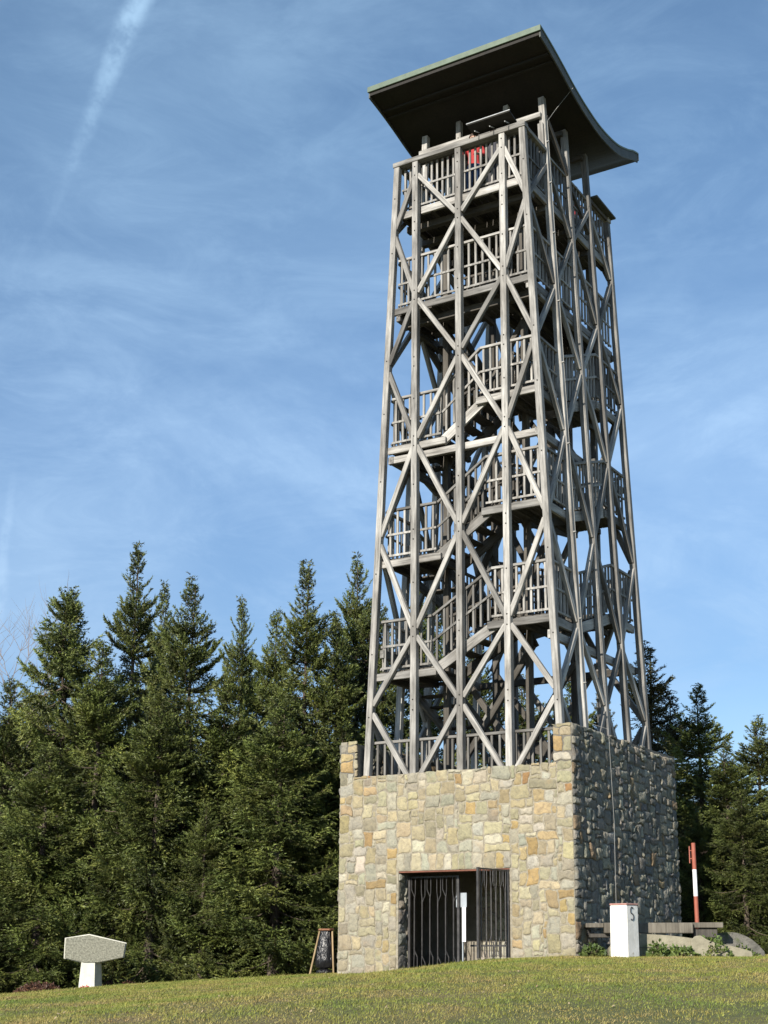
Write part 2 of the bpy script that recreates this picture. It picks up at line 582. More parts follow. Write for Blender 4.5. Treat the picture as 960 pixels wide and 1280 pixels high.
def rubble(name, width, height, frame, parent, mats, seed, cell=0.080, hole=None, quoin=(False, False), bulge=(0.006, 0.022), gap=0.011,
           wmax=6, hmax=5, pal=PALETTE, top=None, soldier=None, jit=0.25, rough=0.004):
    """irregular squared rubble: stones packed on a small lattice, jittered, each a raised face with a worn edge.
    frame maps (u, v, out) to the tower's coordinates; hole(u, v) is true where there is no wall; top(u) gives its height."""
    rnd = random.Random(seed)
    nu, nv = int(round(width / cell)), int(round(height / cell))
    su, sv = width / nu, height / nv
    free = [[True] * nv for _ in range(nu)]
    for i in range(nu):
        for j in range(nv):
            uu, vv = (i + .5) * su, (j + .5) * sv
            if (hole and hole(uu, vv)) or (top and vv > top(uu)):
                free[i][j] = False
    rects = []

    def take(i, j, a, b):
        for p in range(i, i + a):
            for q in range(j, j + b):
                if p >= nu or q >= nv or not free[p][q]:
                    return False
        for p in range(i, i + a):
            for q in range(j, j + b):
                free[p][q] = False
        rects.append((i, j, a, b))
        return True
    for side in (0, 1):
        if quoin[side]:
            j = 0
            while j < nv:
                b = rnd.choice((2, 2, 3, 3, 4))
                a = rnd.choice((2, 3, 4, 4))
                while b > 0 and not take(0 if side == 0 else nu - a, j, a, b):
                    b -= 1
                j += max(1, b)
    if soldier:
        u0, u1, v0, v1 = soldier
        i, e = int(round(u0 / su)), int(round(u1 / su))
        while i < e:
            a = rnd.choice((2, 2, 3))
            take(i, int(round(v0 / sv)), min(a, e - i), int(round((v1 - v0) / sv)))
            i += a
    order = [(j, i, j) for i in range(nu) for j in range(nv)]
    order.sort()
    for _, i, j in order:
        if not free[i][j]:
            continue
        big = rnd.random()
        for _t in range(24):
            if big < 0.6:
                a, b = rnd.randint(3, wmax), rnd.randint(2, hmax)
            elif big < 0.93:
                a, b = rnd.randint(2, 4), rnd.randint(2, 3)
            else:
                a, b = rnd.randint(3, 5), 1
            if a * b > 16 or a > 2.6 * b + 1 or b > a + 1:
                continue
            if take(i, j, a, b):
                break
        else:
            done = False
            for a, b in ((3, 2), (2, 3), (2, 2), (4, 1), (3, 1), (2, 1), (1, 2), (1, 1)):
                if take(i, j, a, b):
                    done = True
                    break
    # stones too small to lay alone join a neighbour of the same height or width
    again = True
    while again:
        again = False
        for q, (i, j, a, b) in enumerate(rects):
            if a * b > 2 or rnd.random() < 0.04:
                continue
            for p, (i2, j2, a2, b2) in enumerate(rects):
                if p == q or a2 * b2 > 12:
                    continue
                if j2 == j and b2 == b and (i2 + a2 == i or i + a == i2) and a + a2 <= 3.5 * b:
                    n_ = (min(i, i2), j, a + a2, b)
                elif i2 == i and a2 == a and (j2 + b2 == j or j + b == j2) and b + b2 <= 3:
                    n_ = (i, min(j, j2), a, b + b2)
                else:
                    continue
                rects[q] = n_
                rects.pop(p)
                again = True
                break
            if again:
                break
    jit_pts = {}

    def lat(i, j):
        k = (i, j)
        if k not in jit_pts:
            r = random.Random((i * 7349 + j * 9151) * 31 + seed)
            edge_u = i in (0, nu)
            edge_v = j == 0 or j == nv
            ww = mnoise.noise(Vector((i * 0.23, j * 0.23, seed * 1.3))) * cell * 0.55
            w2 = mnoise.noise(Vector((i * 0.23 + 40, j * 0.23, seed * 1.3))) * cell * 0.55
            du = 0 if edge_u else r.uniform(-jit, jit) * cell + ww
            dv = 0 if edge_v else r.uniform(-jit, jit) * cell + w2
            if hole:
                hs = [hole((i + p) * su, (j + q) * sv) for p in (-.5, .5) for q in (-.5, .5)]
                if any(hs) and not all(hs):
                    du *= 0.12
                    dv *= 0.12
            jit_pts[k] = (i * su + du, j * sv + dv)
        return jit_pts[k]
    bm = bmesh.new()
    lay = bm.verts.layers.float_color.new('stone_color')
    cols, wts = [c for c, _ in pal], [w_ for _, w_ in pal]
    for (i, j, a, b) in rects:
        out = [lat(i + k, j) for k in range(a)] + [lat(i + a, j + k) for k in range(b)] + \
              [lat(i + a - k, j + b) for k in range(a)] + [lat(i, j + b - k) for k in range(b)]
        if a * b >= 6 and rnd.random() < 0.3:           # a knocked-off corner
            cxm = sum(p[0] for p in out) / len(out)
            cym = sum(p[1] for p in out) / len(out)
            kk = rnd.choice((0, a, a + b, a + b + a))
            p = out[kk % len(out)]
            out[kk % len(out)] = (p[0] + (cxm - p[0]) * 0.22, p[1] + (cym - p[1]) * 0.22)
        for _ in range(1):
            o2 = []
            for k in range(len(out)):
                p, q = out[k], out[(k + 1) % len(out)]
                o2 += [(p[0] * .78 + q[0] * .22, p[1] * .78 + q[1] * .22), (p[0] * .22 + q[0] * .78, p[1] * .22 + q[1] * .78)]
            out = o2
            if len(out) > 30:
                break
        cu_ = sum(p[0] for p in out) / len(out)
        cv_ = sum(p[1] for p in out) / len(out)
        g = gap * rnd.uniform(0.75, 1.5)

        def inset(pp, d):
            res = []
            for (pu, pv) in pp:
                ru, rv = pu - cu_, pv - cv_
                le = math.hypot(ru, rv) + 1e-6
                k = max(0.25, 1 - d / le)
                res.append((cu_ + ru * k, cv_ + rv * k))
            return res
        hb = rnd.uniform(*bulge)
        tu, tv = rnd.uniform(-1, 1) * hb * 0.55, rnd.uniform(-1, 1) * hb * 0.55
        sz = max(a * su, b * sv)
        c = rnd.choices(cols, wts)[0]
        vv_ = rnd.uniform(0.62, 0.90)
        c = tuple(min(1, x * vv_ * rnd.uniform(0.96, 1.04)) for x in c)

        def hh(pu, pv, base):
            return base + tu * (pu - cu_) / sz * 2 + tv * (pv - cv_) / sz * 2 + rough * mnoise.noise(Vector((pu * 14, pv * 14, seed)))
        r0, r1 = inset(out, g), inset(out, g + 0.004)
        r2 = inset(out, g + 0.010 + hb * 0.5)
        r3 = inset(out, g + 0.02 + min(a * su, b * sv) * 0.26)
        rings = []
        for rr, fn in ((r0, lambda p: -0.02), (r1, lambda p: hh(*p, hb * 0.45)), (r2, lambda p: hh(*p, hb * 0.88)), (r3, lambda p: hh(*p, hb * 1.05))):
            ring = []
            for p in rr:
                v = bm.verts.new(frame(p[0], p[1], fn(p)))
                v[lay] = (*c, 1)
                ring.append(v)
            rings.append(ring)
        nn = len(out)
        for q in range(3):
            for k in range(nn):
                f = bm.faces.new((rings[q][k], rings[q][(k + 1) % nn], rings[q + 1][(k + 1) % nn], rings[q + 1][k]))
                f.smooth = q >= 2
        cv = bm.verts.new(frame(cu_, cv_, hh(cu_, cv_, hb * 1.1)))
        cv[lay] = (*c, 1)
        for k in range(nn):
            f = bm.faces.new((rings[3][k], rings[3][(k + 1) % nn], cv))
            f.smooth = True
    bmesh.ops.recalc_face_normals(bm, faces=bm.faces)
    return bm_obj(name, bm, mats, parent)


# ------------------------------------------------------------------ the lookout tower
T = thing('lookout_tower', 'tall timber lookout tower with curved roof on a square base of rubble stone', 'tower', (0, 0, 0))
W, D = 5.1, 5.42
PAR, TOPZ = 3.50, 4.21
DX0, DX1, DZ = -3.71, -1.305, 1.56

base = None
# front wall with the doorway
fb = bmesh.new()
add_box(fb, (-W + 0.004, 0.0, -1.4), (DX0, 0.38, PAR - 0.03))
add_box(fb, (DX1, 0.0, -1.4), (-0.004, 0.38, PAR - 0.03))
add_box(fb, (DX0, 0.0, DZ + 0.03), (DX1, 0.38, PAR - 0.03))
front = bm_obj('front_wall', fb, MORTAR, T)
rubble('stonework', W, 5.65, lambda u, v, o: Vector((-W + u, -o, -1.44 + v)), front, STONE, 11,
       hole=lambda u, v: (DX0 < -W + u < DX1 and -1.44 + v < DZ + 0.03), quoin=(True, True),
       top=lambda u: (5.65 if (u < 0.36 or u > W - 0.375) else PAR + 1.44 + 0.015),
       soldier=(W + DX0 - 0.05, W + DX1 + 0.05, DZ + 1.47, DZ + 1.47 + 0.30))
bm = bmesh.new()
add_box(bm, (DX0 - 0.04, 0.012, DZ), (DX1 + 0.04, 0.36, DZ + 0.028))
bm_obj('lintel', bm, RUST, front)
# left and right walls (their front ends rise above the front parapet)
rb = bmesh.new()
add_box(rb, (-0.37, 0.003, PAR - 0.027), (0.0, D - 0.01, TOPZ - 0.03))
add_box(rb, (-0.37, 0.383, -1.4), (0.0, D - 0.01, PAR - 0.03))
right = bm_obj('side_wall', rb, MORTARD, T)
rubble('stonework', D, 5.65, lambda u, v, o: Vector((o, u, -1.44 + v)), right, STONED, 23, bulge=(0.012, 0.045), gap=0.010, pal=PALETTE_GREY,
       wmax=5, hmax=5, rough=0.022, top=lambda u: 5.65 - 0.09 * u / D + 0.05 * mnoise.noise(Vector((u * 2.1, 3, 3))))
lb = bmesh.new()
add_box(lb, (-W, 0.003, PAR - 0.027), (-W + 0.35, D - 0.01, TOPZ - 0.06))
add_box(lb, (-W, 0.383, -1.4), (-W + 0.35, D - 0.01, PAR - 0.03))
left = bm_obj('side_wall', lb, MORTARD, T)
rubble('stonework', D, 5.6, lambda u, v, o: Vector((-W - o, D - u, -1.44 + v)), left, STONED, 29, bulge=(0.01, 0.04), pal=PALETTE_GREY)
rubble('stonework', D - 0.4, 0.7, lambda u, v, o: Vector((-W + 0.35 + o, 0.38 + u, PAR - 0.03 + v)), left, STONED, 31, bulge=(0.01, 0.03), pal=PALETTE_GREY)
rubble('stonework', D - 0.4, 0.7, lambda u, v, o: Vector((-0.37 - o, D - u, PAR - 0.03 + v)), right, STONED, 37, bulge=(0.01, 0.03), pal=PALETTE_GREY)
bb = bmesh.new()
add_box(bb, (-W + 0.353, D - 0.39, -1.4), (-0.373, D, TOPZ - 0.08))
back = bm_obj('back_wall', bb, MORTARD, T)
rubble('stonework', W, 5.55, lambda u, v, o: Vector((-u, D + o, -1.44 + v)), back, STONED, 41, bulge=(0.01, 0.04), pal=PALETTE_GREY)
# door reveals of rough stone
rubble('door_reveal', 0.38, 1.95, lambda u, v, o: Vector((DX0 + o, 0.0 + u, -0.4 + v)), front, STONED, 43, bulge=(0.01, 0.045), pal=PALETTE_GREY, wmax=4, rough=0.012)
rubble('door_reveal', 0.38, 1.95, lambda u, v, o: Vector((DX1 - o, 0.38 - u, -0.4 + v)), front, STONED, 47, bulge=(0.01, 0.045), pal=PALETTE_GREY, wmax=4, rough=0.012)
# room behind the door
bm = bmesh.new()
add_box(bm, (-W + 0.353, 0.383, -0.5), (-0.373, D - 0.393, -0.24))
bm_obj('floor', bm, DARKFLOOR, T)
bm = bmesh.new()
add_box(bm, (-W + 0.353, 2.72, -0.237), (-0.373, 2.95, 3.05))
inner = bm_obj('inner_wall', bm, INTERIOR, T)
rubble('stonework', 3.0, 3.2, lambda u, v, o: Vector((-3.4 + u, 2.718 - o, -0.23 + v)), inner, STONE, 53, cell=0.1, bulge=(0.004, 0.012), pal=[((0.55, 0.52, 0.44), 1), ((0.48, 0.45, 0.37), 1)])
bm = bmesh.new()
add_box(bm, (-W + 0.353, 0.383, 3.06), (-0.373, D - 0.393, 3.22))
deck0 = bm_obj('floor_deck', bm, SHADEWOOD, T)

# iron gates
def gate_leaf(mat, nbar, wdt, zb, zt, flip):
    g = bmesh.new()
    add_box(g, (0, -0.022, zb), (0.045, 0.022, zt))
    add_box(g, (wdt - 0.045, -0.022, zb), (wdt, 0.022, zt))
    add_box(g, (0.045, -0.006, zt - 0.035), (wdt - 0.045, 0.006, zt - 0.005))
    gt = bm_obj('gate', g, IRON, T, matrix=mat)
    sp = (wdt - 0.09) / nbar
    h = zt - zb
    for k in range(nbar):
        x = 0.045 + sp * (k + .5)
        s = 1 if (k + flip) % 2 else -1
        d = sp * 0.46
        b = bmesh.new()
        add_tube(b, [(x, 0, zb + h * 0.20), (x, 0, zt - h * 0.22)], 0.0135, 6)
        add_tube(b, [(x, 0, zt - h * 0.24), (x - d * .25 * s, 0, zt - h * 0.16), (x - d * .25 * s, 0, zt - 0.02)], 0.0085, 6)
        add_tube(b, [(x, 0, zt - h * (0.24 + .03 * s)), (x + d * .8 * s, 0, zt - h * (0.17 + .03 * s)), (x + d * .8 * s, 0, zt - 0.02)], 0.0085, 6)
        add_tube(b, [(x, 0, zb + h * 0.22), (x - .1 * d, 0, zb + h * .14), (x - .1 * d, 0, zb + 0.01)], 0.009, 6)
        add_tube(b, [(x, 0, zb + h * (0.22 - .03 * s)), (x + d * .85, 0, zb + h * (0.15 - .03 * s)), (x + d * .85, 0, zb + 0.01)], 0.009, 6)
        bm_obj('bar', b, IRON, gt)
    return gt


gate_leaf(Matrix.Translation((-3.66, 0.30, 0)), 6, 1.13, -0.36, 1.50, 0)
mtx = Matrix.Translation((DX1 - 0.03, 0.02, 0)) @ Matrix.Rotation(R(180 + 84), 4, 'Z')
gate_leaf(mtx, 6, 1.03, -0.02, 1.565, 1)
g = bmesh.new()
add_box(g, (-2.52, 0.70, 0.17), (DX1 - 0.002, 0.73, 0.205))
for k in range(9):
    add_tube(g, [(-2.45 + k * 0.14, 0.715, -0.24), (-2.45 + k * 0.14, 0.715, 0.26)], 0.013, 6)
bm_obj('low_gate', g, IRON, T)

# timber frame
CX, YF, YS = -2.472, 0.285, 1.117
ZB = 3.225


def half(z):
    return 2.1525 - 0.0461 * (z - 3.6)


YR = [YF + YS * k for k in range(5)]
XI = [CX - 1.065, CX, CX + 1.065]
LV = [16.70, 15.37, 13.75, 12.22, 10.44, 8.41, 6.36, 4.86, 3.24]     # lattice node heights
RAILZ = 16.97
PW = 0.138


def corner_pt(sx, y, z):
    return Vector((CX + sx * half(z), y, z))


# posts: front and back faces upright, side posts lean inwards
for y, out in ((YR[0], -1), (YR[4], 1)):
    for x in XI:
        bolts = [(z - ZB, out) for lv in LV[:-1] for z in (lv - 0.09, lv + 0.12)] + [(z - ZB, out) for z in (16.0, 14.6, 11.4, 9.5, 7.4)]
        beam('post', (x, y, ZB), (x, y, RAILZ - 0.02), PW, PW, WOOD, T, (1, 0, 0), bolts=[(bz, out) for bz, _ in bolts])
for sx in (-1, 1):
    for k, y in enumerate(YR):
        top = RAILZ - 0.02 if k in (0, 4) else (18.34 if k == 1 else 18.16)
        o = beam('post', corner_pt(sx, y, ZB), corner_pt(sx, y, top), PW, PW * 0.95, WOOD, T, (1, 0, 0),
                 bolts=[(z - ZB, -1) for z in (16.2, 14.9, 12.4, 11.2, 9.7, 7.7, 6.0, 4.7)] if k == 0 else None)

# diagonal braces: a diamond lattice on all four faces
def lattice(nodes, out, name_parent, stuff=False):
    """nodes[k](z) = point on post line k; a zigzag of braces between neighbouring posts"""
    bmz = bmesh.new() if stuff else None
    for i in range(len(LV) - 1):
        for k in range(4):
            z0, z1 = LV[i], LV[i + 1]
            # upper node sits on odd posts at even levels
            up, dn = (k, k + 1) if ((k % 2 == 1) == (i % 2 == 0)) else (k + 1, k)
            a, b = nodes[up](z0), nodes[dn](z1)
            d = (b - a).normalized()
            a2, b2 = a + d * (0.10 if i else 0.085), b - d * 0.10
            if stuff:
                m_ = beam_matrix(a2, b2, out)
                add_box(bmz, (-0.05, -0.06, 0), (0.05, 0.06, (b2 - a2).length), 0, 0.0, m_)
            else:
                beam('brace', a2, b2, 0.09, 0.103, WOOD, T, out, 0.007)
    if stuff:
        o = bm_obj('back_braces', bmz, WOOD, T)
        o['kind'] = 'stuff'


fn = [lambda z: corner_pt(-1, YF, z), lambda z: Vector((XI[0], YF, z)), lambda z: Vector((XI[1], YF, z)), lambda z: Vector((XI[2], YF, z)), lambda z: corner_pt(1, YF, z)]
bn = [lambda z, f=f: f(z) + Vector((0, YR[4] - YF, 0)) for f in fn]
rn = [lambda z, y=y: corner_pt(1, y, z) for y in YR]
ln_ = [lambda z, y=y: corner_pt(-1, y, z) for y in YR]
lattice(fn, (0, -1, 0), T)
lattice(rn, (1, 0, 0), T)
lattice(ln_, (-1, 0, 0), T)
lattice(bn, (0, 1, 0), T, stuff=True)

# top rail round the platform
beam('top_rail', (CX - half(RAILZ) - .09, YF, RAILZ + 0.035), (CX + half(RAILZ) + .09, YF, RAILZ + 0.035), 0.11, 0.17, WOOD, T, (0, 0, 1))
beam('top_rail', (CX - half(RAILZ) - .09, YR[4], RAILZ + 0.035), (CX + half(RAILZ) + .09, YR[4], RAILZ + 0.035), 0.11, 0.17, WOOD, T, (0, 0, 1))
for sx in (-1, 1):
    beam('top_rail', (CX + sx * half(RAILZ), YF + .09, RAILZ + 0.035), (CX + sx * half(RAILZ), YR[1] - .08, RAILZ + 0.035), 0.09, 0.13, WOOD, T, (0, 0, 1))
    beam('top_rail', (CX + sx * half(RAILZ), YR[3] + .08, RAILZ + 0.035), (CX + sx * half(RAILZ), YR[4] - .09, RAILZ + 0.035), 0.09, 0.13, SHADEWOOD, T, (0, 0, 1))


def railing(p0, p1, h=1.06, mid=True, n=None, toe=True, mat=None):
    """balusters with handrail, middle rail and toe board between two floor points"""
    p0, p1 = Vector(p0), Vector(p1)
    d = p1 - p0
    hd = Vector((d.x, d.y, 0))
    ln = hd.length
    n = n or max(2, int(round(ln / 0.165)))
    bm = bmesh.new()
    yaw = math.atan2(hd.y, hd.x)
    for k in range(n):
        p = p0 + d * ((k + .5) / n)
        add_box(bm, (-0.022, -0.018, 0.05), (0.022, 0.018, h - 0.03), 0, 0, Matrix.Translation(p) @ Matrix.Rotation(yaw, 4, 'Z'))
    up = Vector((0, 0, 1))
    side = hd.normalized().cross(up)
    if mid:
        m_ = beam_matrix(p0 + up * h * 0.5 + side * 0.022, p1 + up * h * 0.5 + side * 0.022, up)
        add_box(bm, (-0.022, -0.014, 0), (0.022, 0.014, d.length), 0, 0, m_)
    if toe:
        m_ = beam_matrix(p0 + up * 0.075 + side * 0.022, p1 + up * 0.075 + side * 0.022, up)
        add_box(bm, (-0.022, -0.014, 0), (0.022, 0.014, d.length), 0, 0, m_)
    r = bm_obj('railing', bm, mat or WOOD, T)
    beam('handrail', p0 + up * h, p1 + up * h, 0.055, 0.085, mat or WOOD, r, up, 0.006)
    return r


def deck(name, x0, x1, y0, y1, z, edge=True, joist_dir='y', thick=0.045):
    """boards on joists, with an edge beam along the front"""
    bm = bmesh.new()
    x = x0
    rnd = random.Random(int(z * 100 + x0 * 10))
    while x < x1 - 0.02:
        wdt = min(0.142, x1 - x)
        add_box(bm, (x + 0.004, y0, z - thick), (x + wdt - 0.004, y1, z + rnd.uniform(-.004, .004)))
        x += 0.15
    d = bm_obj(name, bm, SHADEWOOD, T)
    nj = max(2, int(round((x1 - x0) / 0.8)) + 1)
    for k in range(nj):
        xx = x0 + 0.07 + (x1 - x0 - 0.14) * k / (nj - 1)
        beam('joist', (xx, y0 - 0.04, z - thick - 0.068), (xx, y1 + 0.04, z - thick - 0.068), 0.09, 0.125, SHADEWOOD, d, (1, 0, 0), 0.004)
    return d


YI = YF + 0.13            # rail line just inside the posts
# landings and flights: a square stair, one turn per storey
turns = [(5.64, 6.44), (8.02, 8.80), (10.50, 11.20)]
BAY, BYY = 1.28, 1.22


def bx(z, sx):            # inner face of the leaning side posts
    return CX + sx * (half(z) - 0.10)


def flight(a, b, wdir, wid):
    """stair from a to b; wdir points across the flight"""
    a, b = Vector(a), Vector(b)
    wd_ = Vector(wdir)
    d = b - a
    n = max(3, int(round(abs(d.z) / 0.19)))
    f = thing_part = bpy.data.objects.new('stair_flight', None)
    col.objects.link(f)
    f.parent = T
    for s in (0.03, wid - 0.03):
        beam('stringer', a + wd_ * s + Vector((0, 0, -0.10)), b + wd_ * s + Vector((0, 0, -0.10)), 0.06, 0.21, WOOD if s < 0.1 else SHADEWOOD, f, wd_, 0.005)
    for k in range(n):
        p = a + d * ((k + .5) / n)
        bm = bmesh.new()
        hd = Vector((d.x, d.y, 0)).normalized()
        c0 = p + wd_ * 0.065 - hd * 0.13
        m_ = Matrix((hd, wd_, Vector((0, 0, 1)))).transposed().to_4x4()
        m_.translation = c0
        add_box(bm, (0, 0, 0), (0.25, wid - 0.13, 0.04), 0, 0, m_)
        bm_obj('tread', bm, SHADEWOOD, f)
    return f


levels = []
for t, (fl, fr) in enumerate(turns):
    br, bl = fr + 0.62, fr + 1.12
    if t == 2:
        br, bl = fr + 0.75, fr + 1.5
    nxt = turns[t + 1][0] if t < 2 else 13.62
    xl, xr = bx(fl, -1), bx(fr, 1)
    ya, yb = YI - 0.02, YR[4] - 0.13
    deck('landing', xl, xl + BAY, ya, ya + BYY, fl)
    deck('landing', xr - BAY, xr, ya, ya + BYY, fr)
    deck('landing', xr - BAY, xr, yb - BYY, yb, br)
    deck('landing', xl, xl + BAY, yb - BYY, yb, bl)
    # edge beams under the landings, front and sides
    beam('edge_beam', (xl - .05, YI - .045, fl - 0.11), (xl + BAY + .08, YI - .045, fl - 0.11), 0.15, 0.07, WOOD, T, (0, 0, 1))
    beam('edge_beam', (xr - BAY - .08, YI - .045, fr - 0.11), (xr + .05, YI - .045, fr - 0.11), 0.15, 0.07, WOOD, T, (0, 0, 1))
    beam('edge_beam', (xr + 0.0, ya + .06, fr - 0.12), (xr + 0.0, ya + BYY, fr - 0.12), 0.17, 0.07, WOOD, T, (0, 0, 1))
    beam('edge_beam', (xr + 0.0, yb - BYY, br - 0.12), (xr + 0.0, yb, br - 0.12), 0.17, 0.07, WOOD, T, (0, 0, 1))
    # flights
    flight((xl + BAY - .05, YI, fl), (xr - BAY + .05, YI, fr), (0, 1, 0), 1.0)
    flight((xr, ya + BYY - .05, fr), (xr, yb - BYY + .05, br), (-1, 0, 0), 1.0)
    flight((xr - BAY + .05, yb, br), (xl + BAY - .05, yb, bl), (0, -1, 0), 1.0)
    flight((xl, yb - BYY + .05, bl), (xl, ya + BYY - .05, nxt), (1, 0, 0), 1.0)
    # railings
    railing((xl + .03, YI, fl), (xl + BAY - .05, YI, fl))
    railing((xl + BAY - .02, YI, fl), (xr - BAY, YI, fr), toe=False)
    railing((xr - BAY, YI, fr), (xr - .03, YI, fr))
    railing((xr, ya + .05, fr), (xr, ya + BYY, fr))
    railing((xr, ya + BYY, fr), (xr, yb - BYY, br), toe=False)
    railing((xr, yb - BYY, br), (xr, yb - .05, br))
    railing((xr - .05, yb, br), (xr - BAY, yb, br))
    railing((xr - BAY, yb, br), (xl + BAY, yb, bl), toe=False)
    railing((xl + BAY, yb, bl), (xl + .05, yb, bl))
    railing((xl, yb - .05, bl), (xl, yb - BYY, bl))
    railing((xl, yb - BYY, bl), (xl, ya + BYY, nxt), toe=False)
    railing((xl, ya + BYY, fl), (xl, ya + .05, fl))
    # inner railings round the open well
    wx0, wx1, wy0, wy1 = xl + BAY - .2, xr - BAY + .2, ya + 1.02, yb - 1.02
    railing((wx0, wy0, fl + .2), (wx1, wy0, fr - .1), toe=False, mat=SHADEWOOD)
    railing((wx1, wy0, fr), (wx1, wy1, br), toe=False, mat=SHADEWOOD)
    railing((wx1, wy1, br), (wx0, wy1, bl), toe=False, mat=SHADEWOOD)
# flights from the base deck up to the first landing
xr0 = bx(4, 1)
xl0 = bx(5, -1)
flight((xr0 - 0.1, YR[1], 3.25), (xr0 - .1, YR[3] - .2, 4.10), (-1, 0, 0), 1.0)
flight((xr0 - BAY, YR[4] - .13, 4.10), (xl0 + BAY, YR[4] - .13, 4.75), (0, -1, 0), 1.0)
flight((xl0, YR[3] - .2, 4.75), (xl0, YF + 1.3, 5.64), (1, 0, 0), 1.0)
deck('landing', xr0 - BAY, xr0, YR[4] - .13 - BYY, YR[4] - .13, 4.10)
deck('landing', xl0, xl0 + BAY, YR[4] - .13 - BYY, YR[4] - .13, 4.75)
railing((bx(3.5, -1) - 0.03, YI, 3.23), (bx(3.5, 1) + 0.03, YI, 3.23), h=0.96, mid=False, n=24)
railing((bx(3.5, 1), YI + .05, 3.23), (bx(3.5, 1), YR[4] - .1, 3.23), h=0.96, n=24)

# ring beams that tie the posts together
for z in (10.19,):
    beam('ring_beam', (CX - half(z) + .05, YI + 0.02, z), (CX + half(z) - .05, YI + 0.02, z), 0.15, 0.10, WOOD, T, (0, 0, 1))
for z in (6.02, 10.19, 13.42):
    for sx in (-1, 1):
        beam('ring_beam', (CX + sx * (half(z) - .14), YF + .08, z), (CX + sx * (half(z) - .14), YR[4] - .08, z), 0.17, 0.10, WOOD, T, (0, 0, 1))
    beam('ring_beam', (CX - half(z) + .05, YR[4] - .13, z), (CX + half(z) - .05, YR[4] - .13, z), 0.15, 0.10, SHADEWOOD, T, (0, 0, 1))
# inner cross bracing of the stair well
for (z0, z1) in ((3.3, 6.1), (6.1, 10.2), (10.2, 13.4)):
    for y in (YR[1] + .1, YR[3] - .1):
        beam('inner_brace', (CX - 1.0, y, z0), (CX + 1.0, y, z1), 0.10, 0.12, SHADEWOOD, T, (0, 1, 0))
        beam('inner_brace', (CX + 1.0, y + 0.13, z0), (CX - 1.0, y + .13, z1), 0.10, 0.12, SHADEWOOD, T, (0, 1, 0))
for x in (CX - 0.95, CX + 0.95):
    for y in (YR[1] + .02, YR[3] - .02):
        beam('inner_post', (x, y, 3.23), (x, y, 15.6), 0.13, 0.13, SHADEWOOD, T, (1, 0, 0))

# storey floor at 13.62 and the top platform at 15.88
F6 = 13.62
deck('storey_floor', bx(F6, -1), bx(F6, 1), YI - .02, YI + 1.35, F6)
deck('storey_floor', bx(F6, 1) - 1.3, bx(F6, 1), YI + 1.36, YR[4] - .13, F6)
beam('edge_beam', (bx(F6, -1) - .12, YI - .045, F6 - .07), (bx(F6, 1) + .14, YI - .045, F6 - .07), 0.15, 0.07, WOOD, T, (0, 0, 1))
beam('edge_beam', (bx(F6, 1), YI + .03, F6 - .12), (bx(F6, 1), YR[4] - .1, F6 - .12), 0.17, 0.07, WOOD, T, (0, 0, 1))
railing((bx(F6, -1) + .02, YI, F6 + .02), (bx(F6, 1) - .02, YI, F6 + .02), h=1.12)
railing((bx(F6, 1), YI + .05, F6 + .02), (bx(F6, 1), YR[4] - .13, F6 + .02), h=1.1)
railing((bx(F6, -1), YI + 1.3, F6 + .02), (bx(F6, -1), YI + .05, F6 + .02), h=1.1)
railing((bx(F6, -1) + .9, YI + 1.35, F6 + .02), (bx(F6, 1) - 1.3, YI + 1.35, F6 + .02), h=1.1, mat=SHADEWOOD)
flight((bx(F6, 1) - 1.3, YR[4] - .2, F6), (bx(F6, -1) + 1.0, YR[4] - .2, 14.9), (0, -1, 0), 1.0)
flight((bx(F6, -1) + .1, YR[3], 14.9), (bx(F6, -1) + .1, YR[1], 15.88), (1, 0, 0), 0.9)
P = 15.88
deck('platform', bx(P, -1) - .02, bx(P, 1) + .02, YI - .03, YR[4] - .10, P)
beam('edge_beam', (bx(P, -1) - .02, YI - .06, P - .09), (XI[0] - .1, YI - .06, P - .09), 0.17, 0.07, WOOD, T, (0, 0, 1))
beam('edge_beam', (XI[0] + .1, YI - .06, P - .09), (bx(P, 1) + .02, YI - .06, P - .09), 0.17, 0.07, WOOD, T, (0, 0, 1))
beam('edge_beam', (bx(P, 1) + .06, YI - .0, P - .1), (bx(P, 1) + .06, YR[4] - .1, P - .1), 0.18, 0.07, WOOD, T, (0, 0, 1))
for y in (YR[0] + .45, YR[1], YR[2], YR[3]):
    beam('floor_beam', (bx(P, -1) - .05, y, P - .24), (bx(P, 1) + .05, y, P - .24), 0.15, 0.14, SHADEWOOD, T, (0, 0, 1))
    beam('floor_beam', (bx(F6, -1) - .05, y, F6 - .25), (bx(F6, 1) + .05, y, F6 - .25), 0.15, 0.14, SHADEWOOD, T, (0, 0, 1)) if y < YR[1] else None
railing((bx(P, -1), YI, P + .02), (bx(P, 1), YI, P + .02), h=1.08, n=22)
railing((bx(P, 1) + .02, YI + .05, P + .02), (bx(P, 1) + .02, YR[4] - .1, P + .02), h=1.08)
railing((bx(P, -1), YR[4] - .1, P + .02), (bx(P, -1), YI + .05, P + .02), h=1.08)
railing((bx(P, 1), YR[4] - .12, P + .02), (bx(P, -1), YR[4] - .12, P + .02), h=1.08)

# roof: a hanging curve, front and back eaves raised
prof = [(-0.02, 18.99), (0.5, 18.89), (1.03, 18.76), (1.72, 18.57), (2.4, 18.45), (3.15, 18.40), (4.03, 18.50), (4.7, 18.72), (5.1, 18.90), (5.42, 19.0)]


